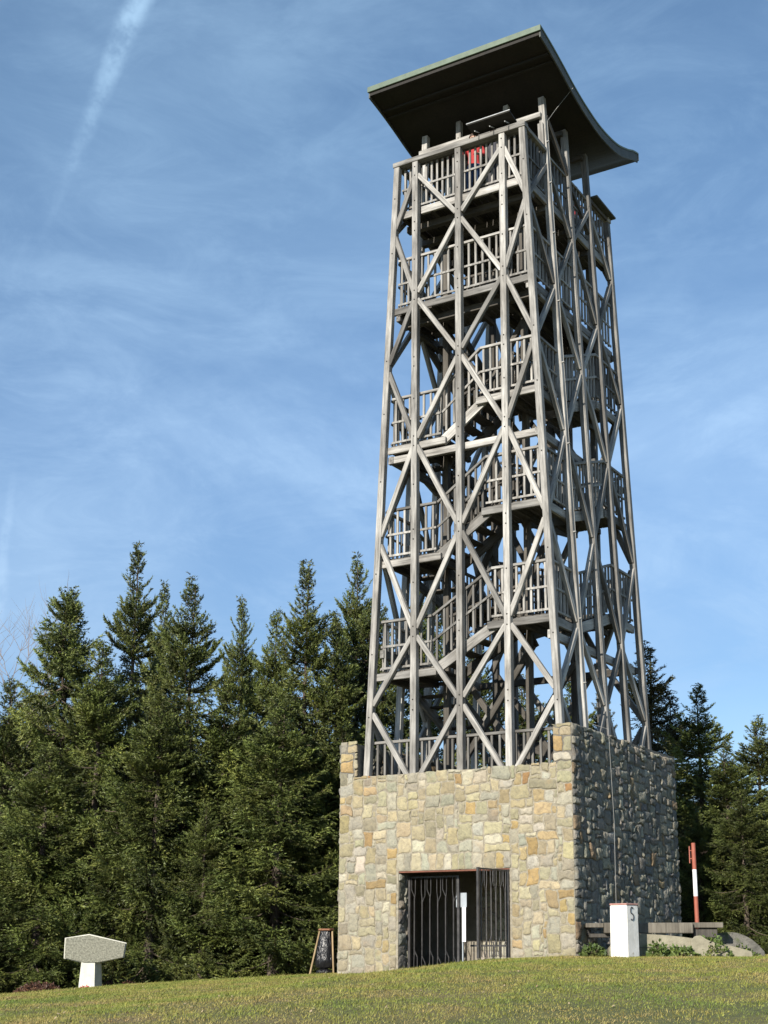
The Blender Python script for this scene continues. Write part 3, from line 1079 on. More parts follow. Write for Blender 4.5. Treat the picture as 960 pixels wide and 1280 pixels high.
def cat(ps, n=6):
    out = []
    for i in range(len(ps) - 1):
        p0, p1, p2, p3 = ps[max(i - 1, 0)], ps[i], ps[i + 1], ps[min(i + 2, len(ps) - 1)]
        for k in range(n):
            t = k / n
            out.append(tuple(0.5 * ((2 * p1[c]) + (-p0[c] + p2[c]) * t + (2 * p0[c] - 5 * p1[c] + 4 * p2[c] - p3[c]) * t * t + (-p0[c] + 3 * p1[c] - 3 * p2[c] + p3[c]) * t ** 3) for c in (0, 1)))
    out.append(ps[-1])
    return out


pc = cat(prof, 5)
RX0, RX1 = CX - 2.13, CX + 2.13
thk = 0.24


def loft(bm, xa, xb, pf, up, dn):
    """solid between x=xa..xb following the roof curve, from curve+dn to curve+up"""
    n_ = len(pf)
    v = [[bm.verts.new((x, y, z + dz)) for (y, z) in pf] for x in (xa, xb) for dz in (dn, up)]
    for k in range(n_ - 1):
        bm.faces.new((v[0][k], v[2][k], v[2][k + 1], v[0][k + 1]))
        bm.faces.new((v[1][k], v[1][k + 1], v[3][k + 1], v[3][k]))
        bm.faces.new((v[0][k], v[0][k + 1], v[1][k + 1], v[1][k]))
        bm.faces.new((v[2][k], v[3][k], v[3][k + 1], v[2][k + 1]))
    for k in (0, n_ - 1):
        bm.faces.new((v[0][k], v[1][k], v[3][k], v[2][k]))
    bmesh.ops.recalc_face_normals(bm, faces=bm.faces)


bm = bmesh.new()
nb = 30
yy0, yy1 = pc[0][0], pc[-1][0]
loft(bm, RX0 + .03, RX1 - .03, pc, -0.045, -thk + .03)
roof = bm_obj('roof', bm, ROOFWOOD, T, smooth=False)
bm = bmesh.new()
loft(bm, RX0 - .02, RX1 + .02, pc, 0.0, -0.042)
bm_obj('roof_sheet', bm, ROOFTOP, roof)
for xa in (RX0 - .005, RX1 - .027):
    bm = bmesh.new()
    loft(bm, xa, xa + .032, pc, -0.045, -thk - .02)
    bm_obj('fascia', bm, FASCIA, roof)
# underside battens that run across the boards
for k, i in enumerate((5, 7)):
    y, z = pc[min(i, len(pc) - 2)]
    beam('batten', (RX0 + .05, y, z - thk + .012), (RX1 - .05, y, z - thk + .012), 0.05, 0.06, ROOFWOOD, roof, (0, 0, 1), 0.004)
# front eave: green edge board and little gutter brackets
beam('eave_board', (RX0 - .02, pc[0][0] - .022, pc[0][1] - .065), (RX1 + .02, pc[0][0] - .022, pc[0][1] - .065), 0.13, 0.04, ROOFTOP, roof, (0, 0, 1), 0.004)
beam('eave_board', (RX0 - .02, pc[-1][0] + .022, pc[-1][1] - .10), (RX1 + .02, pc[-1][0] + .022, pc[-1][1] - .10), 0.20, 0.04, FASCIA, roof, (0, 0, 1), 0.004)
# roof posts and cross beams on the three inner rows
for r_i, y in ((1, YR[1]), (2, YR[2]), (3, YR[3])):
    zu = np.interp(y, [p[0] for p in pc], [p[1] for p in pc]) - thk
    for dx_ in (-1.40, -0.60, 0.60, 1.42):
        if r_i == 1 or abs(dx_) > 1:
            if abs(dx_) > 1:
                continue
            beam('roof_post', (CX + dx_, y, 15.9 if r_i > 1 else 17.70), (CX + dx_, y, zu + .02), 0.12, 0.12, WOOD if r_i == 1 else SHADEWOOD, T, (1, 0, 0), bolts=[(0.30, -1)])
    beam('roof_beam', (CX - 1.58, y - .115, 17.86 if r_i == 1 else zu - .16), (CX + 1.50, y - .115, 17.86 if r_i == 1 else zu - .16), 0.12, 0.09, WOOD if r_i == 1 else SHADEWOOD, T, (0, 0, 1), bolts=[(.15, -1), (2.9, -1)])
for sx in (-1, 1):
    beam('roof_strut', (CX + sx * 1.53, YR[1] + .05, 17.9), (CX + sx * 1.56, YR[2] - .02, 17.0), 0.08, 0.11, SHADEWOOD, T, (1, 0, 0))
    beam('roof_strut', (CX + sx * 1.53, YR[2] + .05, 16.9), (CX + sx * 1.57, YR[3] - .02, 16.1), 0.08, 0.11, SHADEWOOD, T, (1, 0, 0))
    beam('roof_tie', (CX + sx * 1.46, YR[1], 16.98), (CX + sx * 1.46, YR[3], 16.98), 0.10, 0.08, SHADEWOOD, T, (0, 0, 1))
beam('post_facing', (CX + half(17) - .03, YR[1] - .105, 16.95), (CX + half(17.6) - .03, YR[1] - .105, 17.66), 0.13, 0.05, WOOD, T, (1, 0, 0))

# sloping viewing boards fixed on the rail
def view_board(x0, x1, y, z, flip):
    bm = bmesh.new()
    m_ = Matrix.Translation(((x0 + x1) / 2, y, z)) @ Matrix.Rotation(R(-10) * flip, 4, 'X')
    add_box(bm, (-(x1 - x0) / 2, -0.30, -0.02), ((x1 - x0) / 2, 0.05, 0.02), 0, 0.004, m_)
    o = bm_obj('viewing_board', bm, ROOFWOOD, T)
    bm = bmesh.new()
    add_box(bm, (-(x1 - x0) / 2 - .01, -0.317, 0.0), ((x1 - x0) / 2 + .01, -0.302, 0.026), 0, 0.004, m_)
    bm_obj('edge_strip', bm, STEEL, o)
    for s in (-0.7, 0, 0.7):
        bm = bmesh.new()
        xx = (x0 + x1) / 2 + s * (x1 - x0) / 2
        add_tube(bm, [(xx, y - .02, z - .03), (xx, y - .22, z - .10)], 0.012, 6)
        bm_obj('bracket', bm, STEEL, o)


view_board(-2.08, -1.06, YF - .06, RAILZ + .175, 1)
beam('viewing_board', (CX + half(RAILZ) + .06, YR[3] + .1, RAILZ + .13), (CX + half(RAILZ) + .06, YR[4] + .1, RAILZ + .10), 0.05, 0.30, FASCIA, T, (0, 0, 1))

# lightning conductor down from the roof edge
bm = bmesh.new()
xs = CX + half(16)
pth = [(RX1 + .03, 1.55, 18.45), (RX1 - .35, 1.46, 18.0)]
for z in (17.7, 16, 14, 12, 10, 8, 6, 4.4):
    pth.append((CX + half(z) + .115, YR[1] - .05, z))
pth += [(0.13, YR[1] + .05, 4.26), (0.13, YR[1] + .2, 2.5), (0.125, YR[1] + .18, -0.1)]
add_tube(bm, pth, 0.0055, 6)
for z in (17.2, 16.2, 15.0, 13.4, 12.0, 10.2, 8.3, 6.5, 5.2):
    add_box(bm, (CX + half(z) + .075, YR[1] - .075, z - .012), (CX + half(z) + .13, YR[1] - .03, z + .012))
bm_obj('lightning_conductor', bm, mat_plain('dull_wire', (0.22, 0.22, 0.21), 0.6, 0.3), T)

# ------------------------------------------------------------------ notice on the gate post
nb_ = thing('notice_board', 'grey notice board with a white paper sheet in the stone doorway', 'notice', (-2.50, 0.36, -0.3))
bm = bmesh.new()
add_box(bm, (-0.012, 0.0, 0), (0.012, 0.02, 1.0))
add_box(bm, (-0.13, -0.02, 1.20), (0.10, -0.004, 1.47), 0, 0.003)
add_box(bm, (-0.012, 0.0, 1.0), (0.012, 0.02, 1.45))
bm_obj('panel', bm, BOARDGREY, nb_)
bm = bmesh.new()
add_box(bm, (0.005, -0.03, 0.56), (0.085, -0.022, 1.20))
bm_obj('paper_sheet', bm, PAPER, nb_)

# ------------------------------------------------------------------ border stone
WHITE = mat_noise('white_limewash', (0.60, 0.58, 0.53), (0.80, 0.78, 0.74), 4, 0.8, 0.25, spots=((0.42, 0.37, 0.29), 9, 0.62))
RED = mat_noise('faded_red_paint', (0.28, 0.13, 0.11), (0.42, 0.24, 0.20), 12, 0.7, 0.2)
LETTER = mat_plain('black_paint', (0.03, 0.03, 0.035), 0.7)
bp = at(785, 1196, 23.3)
bsz = 0.365
bs = thing('border_stone', 'white square border stone with red top edge and a black letter S', 'stone', (bp.x, bp.y, ground_z(bp.x, bp.y) - .02), rot=(0, 0, R(-12)))
bm = bmesh.new()
bmesh.ops.create_cube(bm, size=1)
for v in bm.verts:                                    # stands with its near corner at the origin
    tp = 0.965 if v.co.z > 0 else 1.0
    v.co = Vector(((v.co.x - .5) * bsz * tp + 0.0, (v.co.y + .5) * bsz * tp, (v.co.z + .5) * 0.955 - .05))
bmesh.ops.bevel(bm, geom=list(bm.edges), offset=0.012, segments=2, affect='EDGES')
bm_obj('shaft', bm, WHITE, bs)
bm = bmesh.new()
add_box(bm, (-bsz * .975, -0.004, 0.906), (0.004, bsz * .975, 0.938), 0, 0.006)
bm_obj('red_top_edge', bm, RED, bs)
# letter S as a swept stroke on the right-hand face
bm = bmesh.new()
pts_ = []
for k in range(26):
    t = k / 25
    if t < .5:
        a_ = R(40) + (t / .5) * R(230)
        pts_.append((0.046 * math.cos(a_), 0.052 + 0.052 * math.sin(a_)))
    else:
        a_ = R(90) - ((t - .5) / .5) * R(230)
        pts_.append((0.046 * math.cos(a_), -0.052 + 0.052 * math.sin(a_)))
add_tube(bm, [(0.002, 0.16 + 1.0 * p[0], 0.76 + p[1] * 1.05) for p in pts_], 0.0105, 6)
bm_obj('letter', bm, LETTER, bs)

# ------------------------------------------------------------------ red and white pole
pp = at(872, 1158, 25.6)
gz = ground_z(pp.x, pp.y)
POLER = mat_noise('orange_red_paint', (0.24, 0.062, 0.038), (0.34, 0.10, 0.06), 6, 0.6, 0.1)
POLEW = mat_plain('white_paint', (0.8, 0.8, 0.8), 0.5)
pl = thing('marker_pole', 'slim pole painted in red and white bands beside the stone wall', 'pole', (pp.x, pp.y, gz))
zt = at(869, 1052, 25.6).z - gz
zw0, zw1 = at(871, 1120, 25.6).z - gz, at(870, 1086, 25.6).z - gz
for (a_, b_2, mm, nm) in ((0, zw0, POLER, 'red_band'), (zw0, zw1, POLEW, 'white_band'), (zw1, zt, POLER, 'red_band')):
    bm = bmesh.new()
    add_tube(bm, [(-0.02 * a_ / zt, 0, a_), (-0.02 * b_2 / zt, 0, b_2)], 0.040, 14)
    bm_obj(nm, bm, mm, pl, smooth=False)
bm = bmesh.new()
add_box(bm, (-0.105, -0.02, zw1 + .12), (-0.088, 0.02, zt - .06))
add_box(bm, (-0.088, -0.015, zw1 + .2), (-0.03, 0.015, zw1 + .215))
add_box(bm, (-0.088, -0.015, zt - .15), (-0.03, 0.015, zt - .135))
bm_obj('side_bracket', bm, POLER, pl)

# ------------------------------------------------------------------ timber table slab and low concrete blocks
SLABW = mat_wood('grey_bench_plank', (0.07, 0.06, 0.046), (0.13, 0.115, 0.09), (0.20, 0.18, 0.145), 0.1)
CONC = mat_noise('mossy_concrete', (0.17, 0.155, 0.11), (0.30, 0.275, 0.20), 6, 0.9, 0.5, spots=((0.12, 0.14, 0.06), 3, 0.6))
BOULDER = mat_noise('grey_boulder', (0.07, 0.068, 0.06), (0.19, 0.18, 0.155), 5, 0.95, 0.9, spots=((0.07, 0.085, 0.035), 4, 0.55), dist=.05)
b0 = at(731, 1157, 24.2)
bt = thing('timber_bench', 'long weathered plank bench on a curved concrete plinth beside the stone wall', 'bench', (b0.x, b0.y, 0), rot=(0, 0, YAW - R(4)))
ztop = b0.z + .05
bm = bmesh.new()
add_box(bm, (0.34, 0.0, ztop - .185), (1.92, 0.50, ztop), 0, 0.012)
bm_obj('plank', bm, SLABW, bt)
bm = bmesh.new()
add_box(bm, (0.02, 0.06, ztop - .085), (0.338, 0.46, ztop - .004), 0, 0.01)
bm_obj('end_board', bm, SLABW, bt)
bm = bmesh.new()
add_box(bm, (1.922, 0.08, ztop - .09), (2.46, 0.48, ztop + .005), 0, 0.01)
bm_obj('end_board', bm, SLABW, bt)
bm = bmesh.new()
add_box(bm, (0.08, 0.12, ztop - .26), (0.45, 0.40, ztop - .19), 0, 0.01)
bm_obj('support', bm, SHADEWOOD, bt)
bm = bmesh.new()
add_box(bm, (1.94, 0.14, ztop - .26), (2.36, 0.44, ztop - .095), 0, 0.01)
bm_obj('support', bm, SHADEWOOD, bt)
# concrete plinth: a low arch-shaped block
def arch(name, prof_, y0, y1, mat, parent):
    bm = bmesh.new()
    fr_ = [bm.verts.new((x, y0, z)) for x, z in prof_]
    bk = [bm.verts.new((x, y1, z * 0.97)) for x, z in prof_]
    bm.faces.new(fr_)
    bm.faces.new(bk[::-1])
    for k in range(len(prof_)):
        bm.faces.new((fr_[k], bk[k], bk[(k + 1) % len(prof_)], fr_[(k + 1) % len(prof_)]))
    bmesh.ops.bevel(bm, geom=list(bm.edges), offset=0.014, segments=1, affect='EDGES')
    bmesh.ops.recalc_face_normals(bm, faces=bm.faces)
    return bm_obj(name, bm, mat, parent)


zk = ztop - .20
dome = [(0.42 + 2.5 * k / 24, zk - .30 * (abs(k / 24 - .22) / .78) ** 1.9 - (.22 * max(0, 1 - k / 3) ** 2)) for k in range(25)]
arch('plinth', [(0.40, -.3)] + dome + [(2.98, -.3)], -0.08, 0.55, CONC, bt)
arch('plinth_block', [(1.82, -.3), (1.85, zk - .10), (1.93, zk - .03), (2.03, zk - .02), (2.12, zk - .09), (2.24, zk - .16), (2.42, zk - .20), (2.7, -.3)], -0.16, -0.085, CONC, bt)
bm = bmesh.new()
add_box(bm, (0.5, -0.088, zk - .235), (2.4, -0.0785, zk - .222))
bm_obj('joint_line', bm, DARKFLOOR, bt)
arch('stone_backing', [(1.95, -.3)] + [(2.0 + 1.25 * k / 14, ztop - .16 - .34 * abs(k / 7 - 1) ** 2.2) for k in range(15)] + [(3.3, -.3)], 0.62, 1.1, BOULDER, bt)

# ------------------------------------------------------------------ memorial on the left
MONC = mat_noise('exposed_aggregate_concrete', (0.13, 0.13, 0.10), (0.33, 0.325, 0.26), 26, 0.95, 0.9, lo=0.36, hi=0.66)
MONW = mat_noise('pale_cast_concrete', (0.50, 0.49, 0.42), (0.66, 0.65, 0.57), 8, 0.85, 0.3)
DM = 31.0
mo = at(111, 1241, DM)
mz = ground_z(mo.x, mo.y)
mon = thing('memorial', 'pale concrete memorial with a wide six-sided slab on a tapered pillar by the forest edge', 'memorial', (mo.x, mo.y, mz), rot=(0, 0, R(40)))
k_ = DM / FPX                                         # metres per photograph pixel at that distance


def slab_pts(g):
    return [(-31 - g, 63 + g * .4), (-3, 67 + g), (42 + g, 57 + g * .4), (40 + g, 40 - g * .4), (10, 34 - g), (-8, 34 - g), (-31 - g, 39 - g * .4)]


def poly_slab(name, pts2, y0, y1, mat, parent):
    bm = bmesh.new()
    a_ = [bm.verts.new((x * k_, y0, (z + 0.5) * k_)) for x, z in pts2]
    b_ = [bm.verts.new((x * k_, y1, (z + 0.5) * k_)) for x, z in pts2]
    bm.faces.new(a_[::-1])
    bm.faces.new(b_)
    for q in range(len(pts2)):
        bm.faces.new((a_[q], a_[(q + 1) % len(pts2)], b_[(q + 1) % len(pts2)], b_[q]))
    bmesh.ops.recalc_face_normals(bm, faces=bm.faces)
    return bm_obj(name, bm, mat, parent)


poly_slab('slab', slab_pts(0), -0.19, -0.12, MONC, mon)
poly_slab('slab_rim', slab_pts(1.3), -0.118, 0.16, MONW, mon)
bm = bmesh.new()
vv = []
for z, wf in ((-6, 1.22), (34.5, 1.0)):
    vv.append([bm.verts.new((x * wf * k_, y * wf, (z + .5) * k_)) for x, y in ((-10.5, -0.16), (6, -0.16), (13, 0.03), (13, 0.15), (-10.5, 0.15))])
for q in range(5):
    bm.faces.new((vv[0][q], vv[0][(q + 1) % 5], vv[1][(q + 1) % 5], vv[1][q]))
bm.faces.new(vv[1])
bm_obj('pillar', bm, MONW, mon)

# ------------------------------------------------------------------ black sack on a wooden stand
PINE = mat_wood('pale_pine_stick', (0.30, 0.2, 0.10), (0.46, 0.33, 0.18), (0.56, 0.43, 0.26), 0.1)
m, nt_, b_ = new_mat('black_plastic')
b_.inputs['Base Color'].default_value = (0.012, 0.012, 0.014, 1)
b_.inputs['Roughness'].default_value = 0.28
nn_, _ = noise_node(nt_, 6, 4, 0.6, (1.5, 1.5, 0.6), dist=1.0)
bump_node(nt_, b_, nn_.outputs['Fac'], 0.9, 0.06)
PLASTIC = m
sp_ = at(403, 1222, 27.3)
sz_ = ground_z(sp_.x, sp_.y)
ks = 27.3 / FPX
st = thing('rubbish_stand', 'black plastic rubbish sack hung on a three legged wooden stand beside the stone base', 'rubbish stand', (sp_.x, sp_.y, sz_), rot=(0, 0, YAW))
for (xb, yb_, xt, yt) in ((-16 * ks, -0.1, -4.5 * ks, 0.0), (14.5 * ks, -0.1, 11.5 * ks, 0.0), (2 * ks, 0.42, 3 * ks, 0.14)):
    bm = bmesh.new()
    add_tube(bm, [(xb, yb_, -.05), (xt, yt, 53 * ks)], 0.019, 8)
    bm_obj('leg', bm, PINE, st)
bm = bmesh.new()
for s in range(6):
    a0, a1 = 2 * PI * s / 6, 2 * PI * (s + 1) / 6
    add_tube(bm, [(3.5 * ks + .145 * math.cos(a0), .06 + .14 * math.sin(a0), 55 * ks), (3.5 * ks + .145 * math.cos(a1), .06 + .14 * math.sin(a1), 55 * ks)], 0.022, 6)
bm_obj('top_ring', bm, mat_noise('red_brown_wood', (0.16, 0.06, 0.03), (0.32, 0.17, 0.09), 10, 0.8, 0.3), st)
rs = random.Random(3)
bm = bmesh.new()
rings = []
for z, r in ((54.5, .11), (50, .115), (42, .145), (30, .18), (18, .205), (9.5, .20), (7.5, .14)):
    ring = []
    for k in range(28):
        a_ = 2 * PI * k / 28
        fold = 1 + (0.10 if z > 20 else 0.05) * math.sin(k * 3.7 + z * .05) + rs.uniform(-.03, .03)
        ring.append(bm.verts.new((3 * ks + r * fold * math.cos(a_), .06 + r * .9 * fold * math.sin(a_), z * ks)))
    rings.append(ring)
for a_, b_2 in zip(rings[:-1], rings[1:]):
    for k in range(28):
        bm.faces.new((a_[k], a_[(k + 1) % 28], b_2[(k + 1) % 28], b_2[k]))
bm.faces.new(rings[-1])
bmesh.ops.recalc_face_normals(bm, faces=bm.faces)
bm_obj('sack', bm, PLASTIC, st, smooth=True)
bm = bmesh.new()
bmesh.ops.create_icosphere(bm, subdivisions=3, radius=1)
for v in bm.verts:
    nz_ = 1 + 0.25 * mnoise.noise(v.co * 2.2)
    v.co = Vector((0.03 + v.co.x * .16 * nz_, .0 + v.co.y * .13 * nz_, .05 + v.co.z * .075 * nz_))
tag(bm_obj('rubbish_sack', bm, PLASTIC, None, smooth=True, matrix=Matrix.Translation((sp_.x, sp_.y, sz_)) @ Matrix.Rotation(YAW, 4, 'Z')),
    'small tied black sack lying on the grass under the hanging sack', 'sack')


# ------------------------------------------------------------------ people on the platform
def person(loc, yaw, label, top_c, leg_c, hair_c, arm_pose, sleeve_skin=False, cap=None, lean=0.0):
    skin = mat_plain('skin', (0.50, 0.31, 0.22), 0.6)
    tm, lm, sm = mat_plain('cloth_top', top_c, 0.85), mat_plain('cloth_legs', leg_c, 0.85), mat_plain('shoe', (0.05, 0.045, 0.04), 0.6)
    root = thing('person', label, 'person', loc, rot=(0, 0, yaw))
    J = {'pel': (0, 0, 0.93, .145), 'waist': (0, -.01 + lean * .2, 1.08, .125), 'chest': (0, -.02 + lean * .6, 1.27, .145), 'neck0': (0, lean, 1.42, .075), 'neck': (0, lean, 1.49, .056),
         'jaw': (0, -.03 + lean, 1.56, .07), 'head': (0, -.01 + lean, 1.635, .098), 'crown': (0, .0 + lean, 1.71, .07)}
    E_ = [('pel', 'waist'), ('waist', 'chest'), ('chest', 'neck0'), ('neck0', 'neck'), ('neck', 'jaw'), ('jaw', 'head'), ('head', 'crown')]
    for s, t in ((-1, 'l'), (1, 'r')):
        J.update({'hip' + t: (s * .09, 0, .88, .105), 'knee' + t: (s * .105, -.015, .49, .068), 'ank' + t: (s * .11, .02, .09, .045), 'toe' + t: (s * .12, -.14, .04, .036),
                  'sh' + t: (s * .185, lean, 1.39, .066)})
        el, wr = arm_pose[0 if s < 0 else 1]
        J['el' + t] = (*el, .046)
        J['wr' + t] = (*wr, .032)
        E_ += [('pel', 'hip' + t), ('hip' + t, 'knee' + t), ('knee' + t, 'ank' + t), ('ank' + t, 'toe' + t), ('chest', 'sh' + t), ('sh' + t, 'el' + t), ('el' + t, 'wr' + t)]
        d = (Vector(wr) - Vector(el)).normalized()
        sd = d.cross(Vector((0, 0, 1)))
        sd = sd.normalized() if sd.length > .1 else Vector((1, 0, 0))
        for f in range(4):
            o_ = (f - 1.5) * .02
            ln = (.085, .098, .092, .075)[f]
            p1 = Vector(wr) + d * .05 + sd * o_ * .7
            p2 = p1 + d * ln * .55 + sd * o_ * .25
            p3 = p2 + d * ln * .4 + Vector((0, 0, -.022))
            for q, (pp_, rr) in enumerate(((p1, .011), (p2, .0095), (p3, .008))):
                J[f'f{f}{q}{t}'] = (*pp_, rr)
            E_ += [('wr' + t, f'f{f}0{t}'), (f'f{f}0{t}', f'f{f}1{t}'), (f'f{f}1{t}', f'f{f}2{t}')]
        p1 = Vector(wr) + d * .02 - sd * .03 * s
        p2 = p1 + d * .045 - sd * .018 * s
        J['t0' + t], J['t1' + t] = (*p1, .011), (*p2, .009)
        E_ += [('wr' + t, 't0' + t), ('t0' + t, 't1' + t)]
    names = list(J)
    me = bpy.data.meshes.new('body')
    me.from_pydata([J[n_][:3] for n_ in names], [(names.index(a), names.index(b)) for a, b in E_], [])
    tmp = bpy.data.objects.new('body', me)
    col.objects.link(tmp)
    sk = tmp.modifiers.new('s', 'SKIN')
    for i, n_ in enumerate(names):
        v = me.skin_vertices[0].data[i]
        r = J[n_][3]
        v.radius = (r, r * (0.72 if n_ in ('pel', 'waist', 'chest') else 1))
        v.use_root = n_ == 'pel'
    sb = tmp.modifiers.new('d', 'SUBSURF')
    sb.levels = 2
    dg = bpy.context.evaluated_depsgraph_get()
    m2 = bpy.data.meshes.new_from_object(tmp.evaluated_get(dg))
    bpy.data.objects.remove(tmp)
    m2.name = 'body'
    m2.materials.clear()
    for mm in (skin, tm, lm, sm):
        m2.materials.append(mm)
    for p in m2.polygons:
        c = p.center
        p.use_smooth = True
        if c.z > 1.455:
            mi = 0
        elif c.z < 0.085:
            mi = 3
        elif c.z < 0.97 and abs(c.x) < .22:
            mi = 2
        else:
            mi = 1
        arm = [(Vector(arm_pose[q][1]) - c).length for q in (0, 1)]
        if min(arm) < .12 and mi != 2 and (abs(c.x) > .17 or c.y < -.2):
            mi = 0
        p.material_index = mi
    link('body', m2, root)
    # face and hair
    bm = bmesh.new()
    bmesh.ops.create_uvsphere(bm, u_segments=16, v_segments=10, radius=0.112)
    bmesh.ops.delete(bm, geom=[v for v in bm.verts if v.co.z < -.01 and v.co.y < 0.02 or v.co.z < -.075], context='VERTS')
    bmesh.ops.translate(bm, verts=bm.verts, vec=(0, .012 + lean, 1.655))
    bm_obj('hair', bm, mat_plain('hair', hair_c, 0.7), root, smooth=True)
    bm = bmesh.new()
    for s in (-1, 1):
        bmesh.ops.create_uvsphere(bm, u_segments=8, v_segments=6, radius=.012, matrix=Matrix.Translation((s * .034, -.098 + lean, 1.628)))
    bmesh.ops.create_cone(bm, cap_ends=True, segments=6, radius1=.014, radius2=.006, depth=.05, matrix=Matrix.Translation((0, -.112 + lean, 1.60)))
    add_box(bm, (-.022, -.104 + lean, 1.552), (.022, -.09 + lean, 1.560))
    for s in (-1, 1):
        bmesh.ops.create_uvsphere(bm, u_segments=8, v_segments=6, radius=.022, matrix=Matrix.Translation((s * .099, 0 + lean, 1.61)))
    bm_obj('face', bm, mat_plain('face_detail', (0.25, 0.14, 0.10), 0.6), root, smooth=True)
    if cap:
        bm = bmesh.new()
        bmesh.ops.create_uvsphere(bm, u_segments=16, v_segments=8, radius=0.122, matrix=Matrix.Translation((0, lean, 1.665)))
        bmesh.ops.delete(bm, geom=[v for v in bm.verts if v.co.z < 1.655], context='VERTS')
        bm_obj('cap', bm, mat_plain('cap_cloth', cap, 0.85), root, smooth=True)
    return root


relax = lambda: (((-.235, .02, 1.13), (-.22, -.12, .92)), ((.235, .02, 1.13), (.22, -.12, .92)))
onrail = lambda: (((-.24, -.06, 1.16), (-.16, -.26, 1.08)), ((.24, -.06, 1.16), (.16, -.26, 1.08)))
person((-2.42, 0.88, P), R(12), 'person in a bright red top and blue jeans behind the front platform railing', (0.36, 0.025, 0.025), (0.04, 0.08, 0.18), (0.05, 0.03, 0.02), onrail())
person((-1.98, 0.98, P), R(-30), 'person in dark clothes with pale sleeves next to the red top on the platform', (0.05, 0.05, 0.06), (0.035, 0.035, 0.04), (0.03, 0.02, 0.015), relax())
person((-1.42, 3.95, P), R(100), 'person in a dark red jacket and cap at the rear of the platform', (0.36, 0.03, 0.04), (0.03, 0.03, 0.035), (0.03, 0.02, 0.02), onrail(), cap=(0.10, 0.02, 0.025))


# ------------------------------------------------------------------ spruces
def mat_needles(name, dark, mid, light, brown, spruce=True):
    m, nt, b = new_mat(name)
    geo = nt.nodes.new('ShaderNodeNewGeometry')
    oi = nt.nodes.new('ShaderNodeObjectInfo')
    n, mp_ = noise_node(nt, 0.9, 4, 0.6)
    c = ramp_node(nt, n.outputs['Fac'], [(0.30, dark), (0.5, mid), (0.68, light)])
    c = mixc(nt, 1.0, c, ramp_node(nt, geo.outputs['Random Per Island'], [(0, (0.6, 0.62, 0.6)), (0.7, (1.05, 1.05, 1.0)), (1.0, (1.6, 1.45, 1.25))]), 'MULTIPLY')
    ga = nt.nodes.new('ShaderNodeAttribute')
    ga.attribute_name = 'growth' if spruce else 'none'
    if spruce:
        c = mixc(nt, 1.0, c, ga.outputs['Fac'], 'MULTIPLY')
    n2, _ = noise_node(nt, 2.6, 3, 0.6)
    f = ramp_node(nt, n2.outputs['Fac'], [(0.60, (0, 0, 0)), (0.70, (0.55, 0.55, 0.55))])
    c = mixc(nt, f, c, brown)
    hv = nt.nodes.new('ShaderNodeHueSaturation')
    mr = nt.nodes.new('ShaderNodeMapRange')
    mr.inputs['To Min'].default_value = 0.78
    mr.inputs['To Max'].default_value = 1.22
    nt.links.new(oi.outputs['Random'], mr.inputs['Value'])
    nt.links.new(mr.outputs[0], hv.inputs['Value'])
    nt.links.new(c, hv.inputs['Color'])
    nt.links.new(hv.outputs[0], b.inputs['Base Color'])
    b.inputs['Roughness'].default_value = 0.55
    b.inputs['Specular IOR Level'].default_value = 0.35
    return m


NEEDLE = mat_needles('spruce_needles', (0.050, 0.070, 0.018), (0.092, 0.116, 0.030), (0.142, 0.158, 0.042), (0.125, 0.108, 0.040))
NEEDLEB = mat_needles('dry_pine_needles', (0.040, 0.045, 0.018), (0.065, 0.065, 0.028), (0.095, 0.085, 0.038), (0.11, 0.08, 0.04))
BARK = mat_noise('spruce_bark', (0.045, 0.035, 0.026), (0.11, 0.085, 0.065), 9, 0.95, 0.7, (1, 1, 0.4))
TWIG = mat_plain('dead_twig', (0.10, 0.075, 0.055), 0.9)


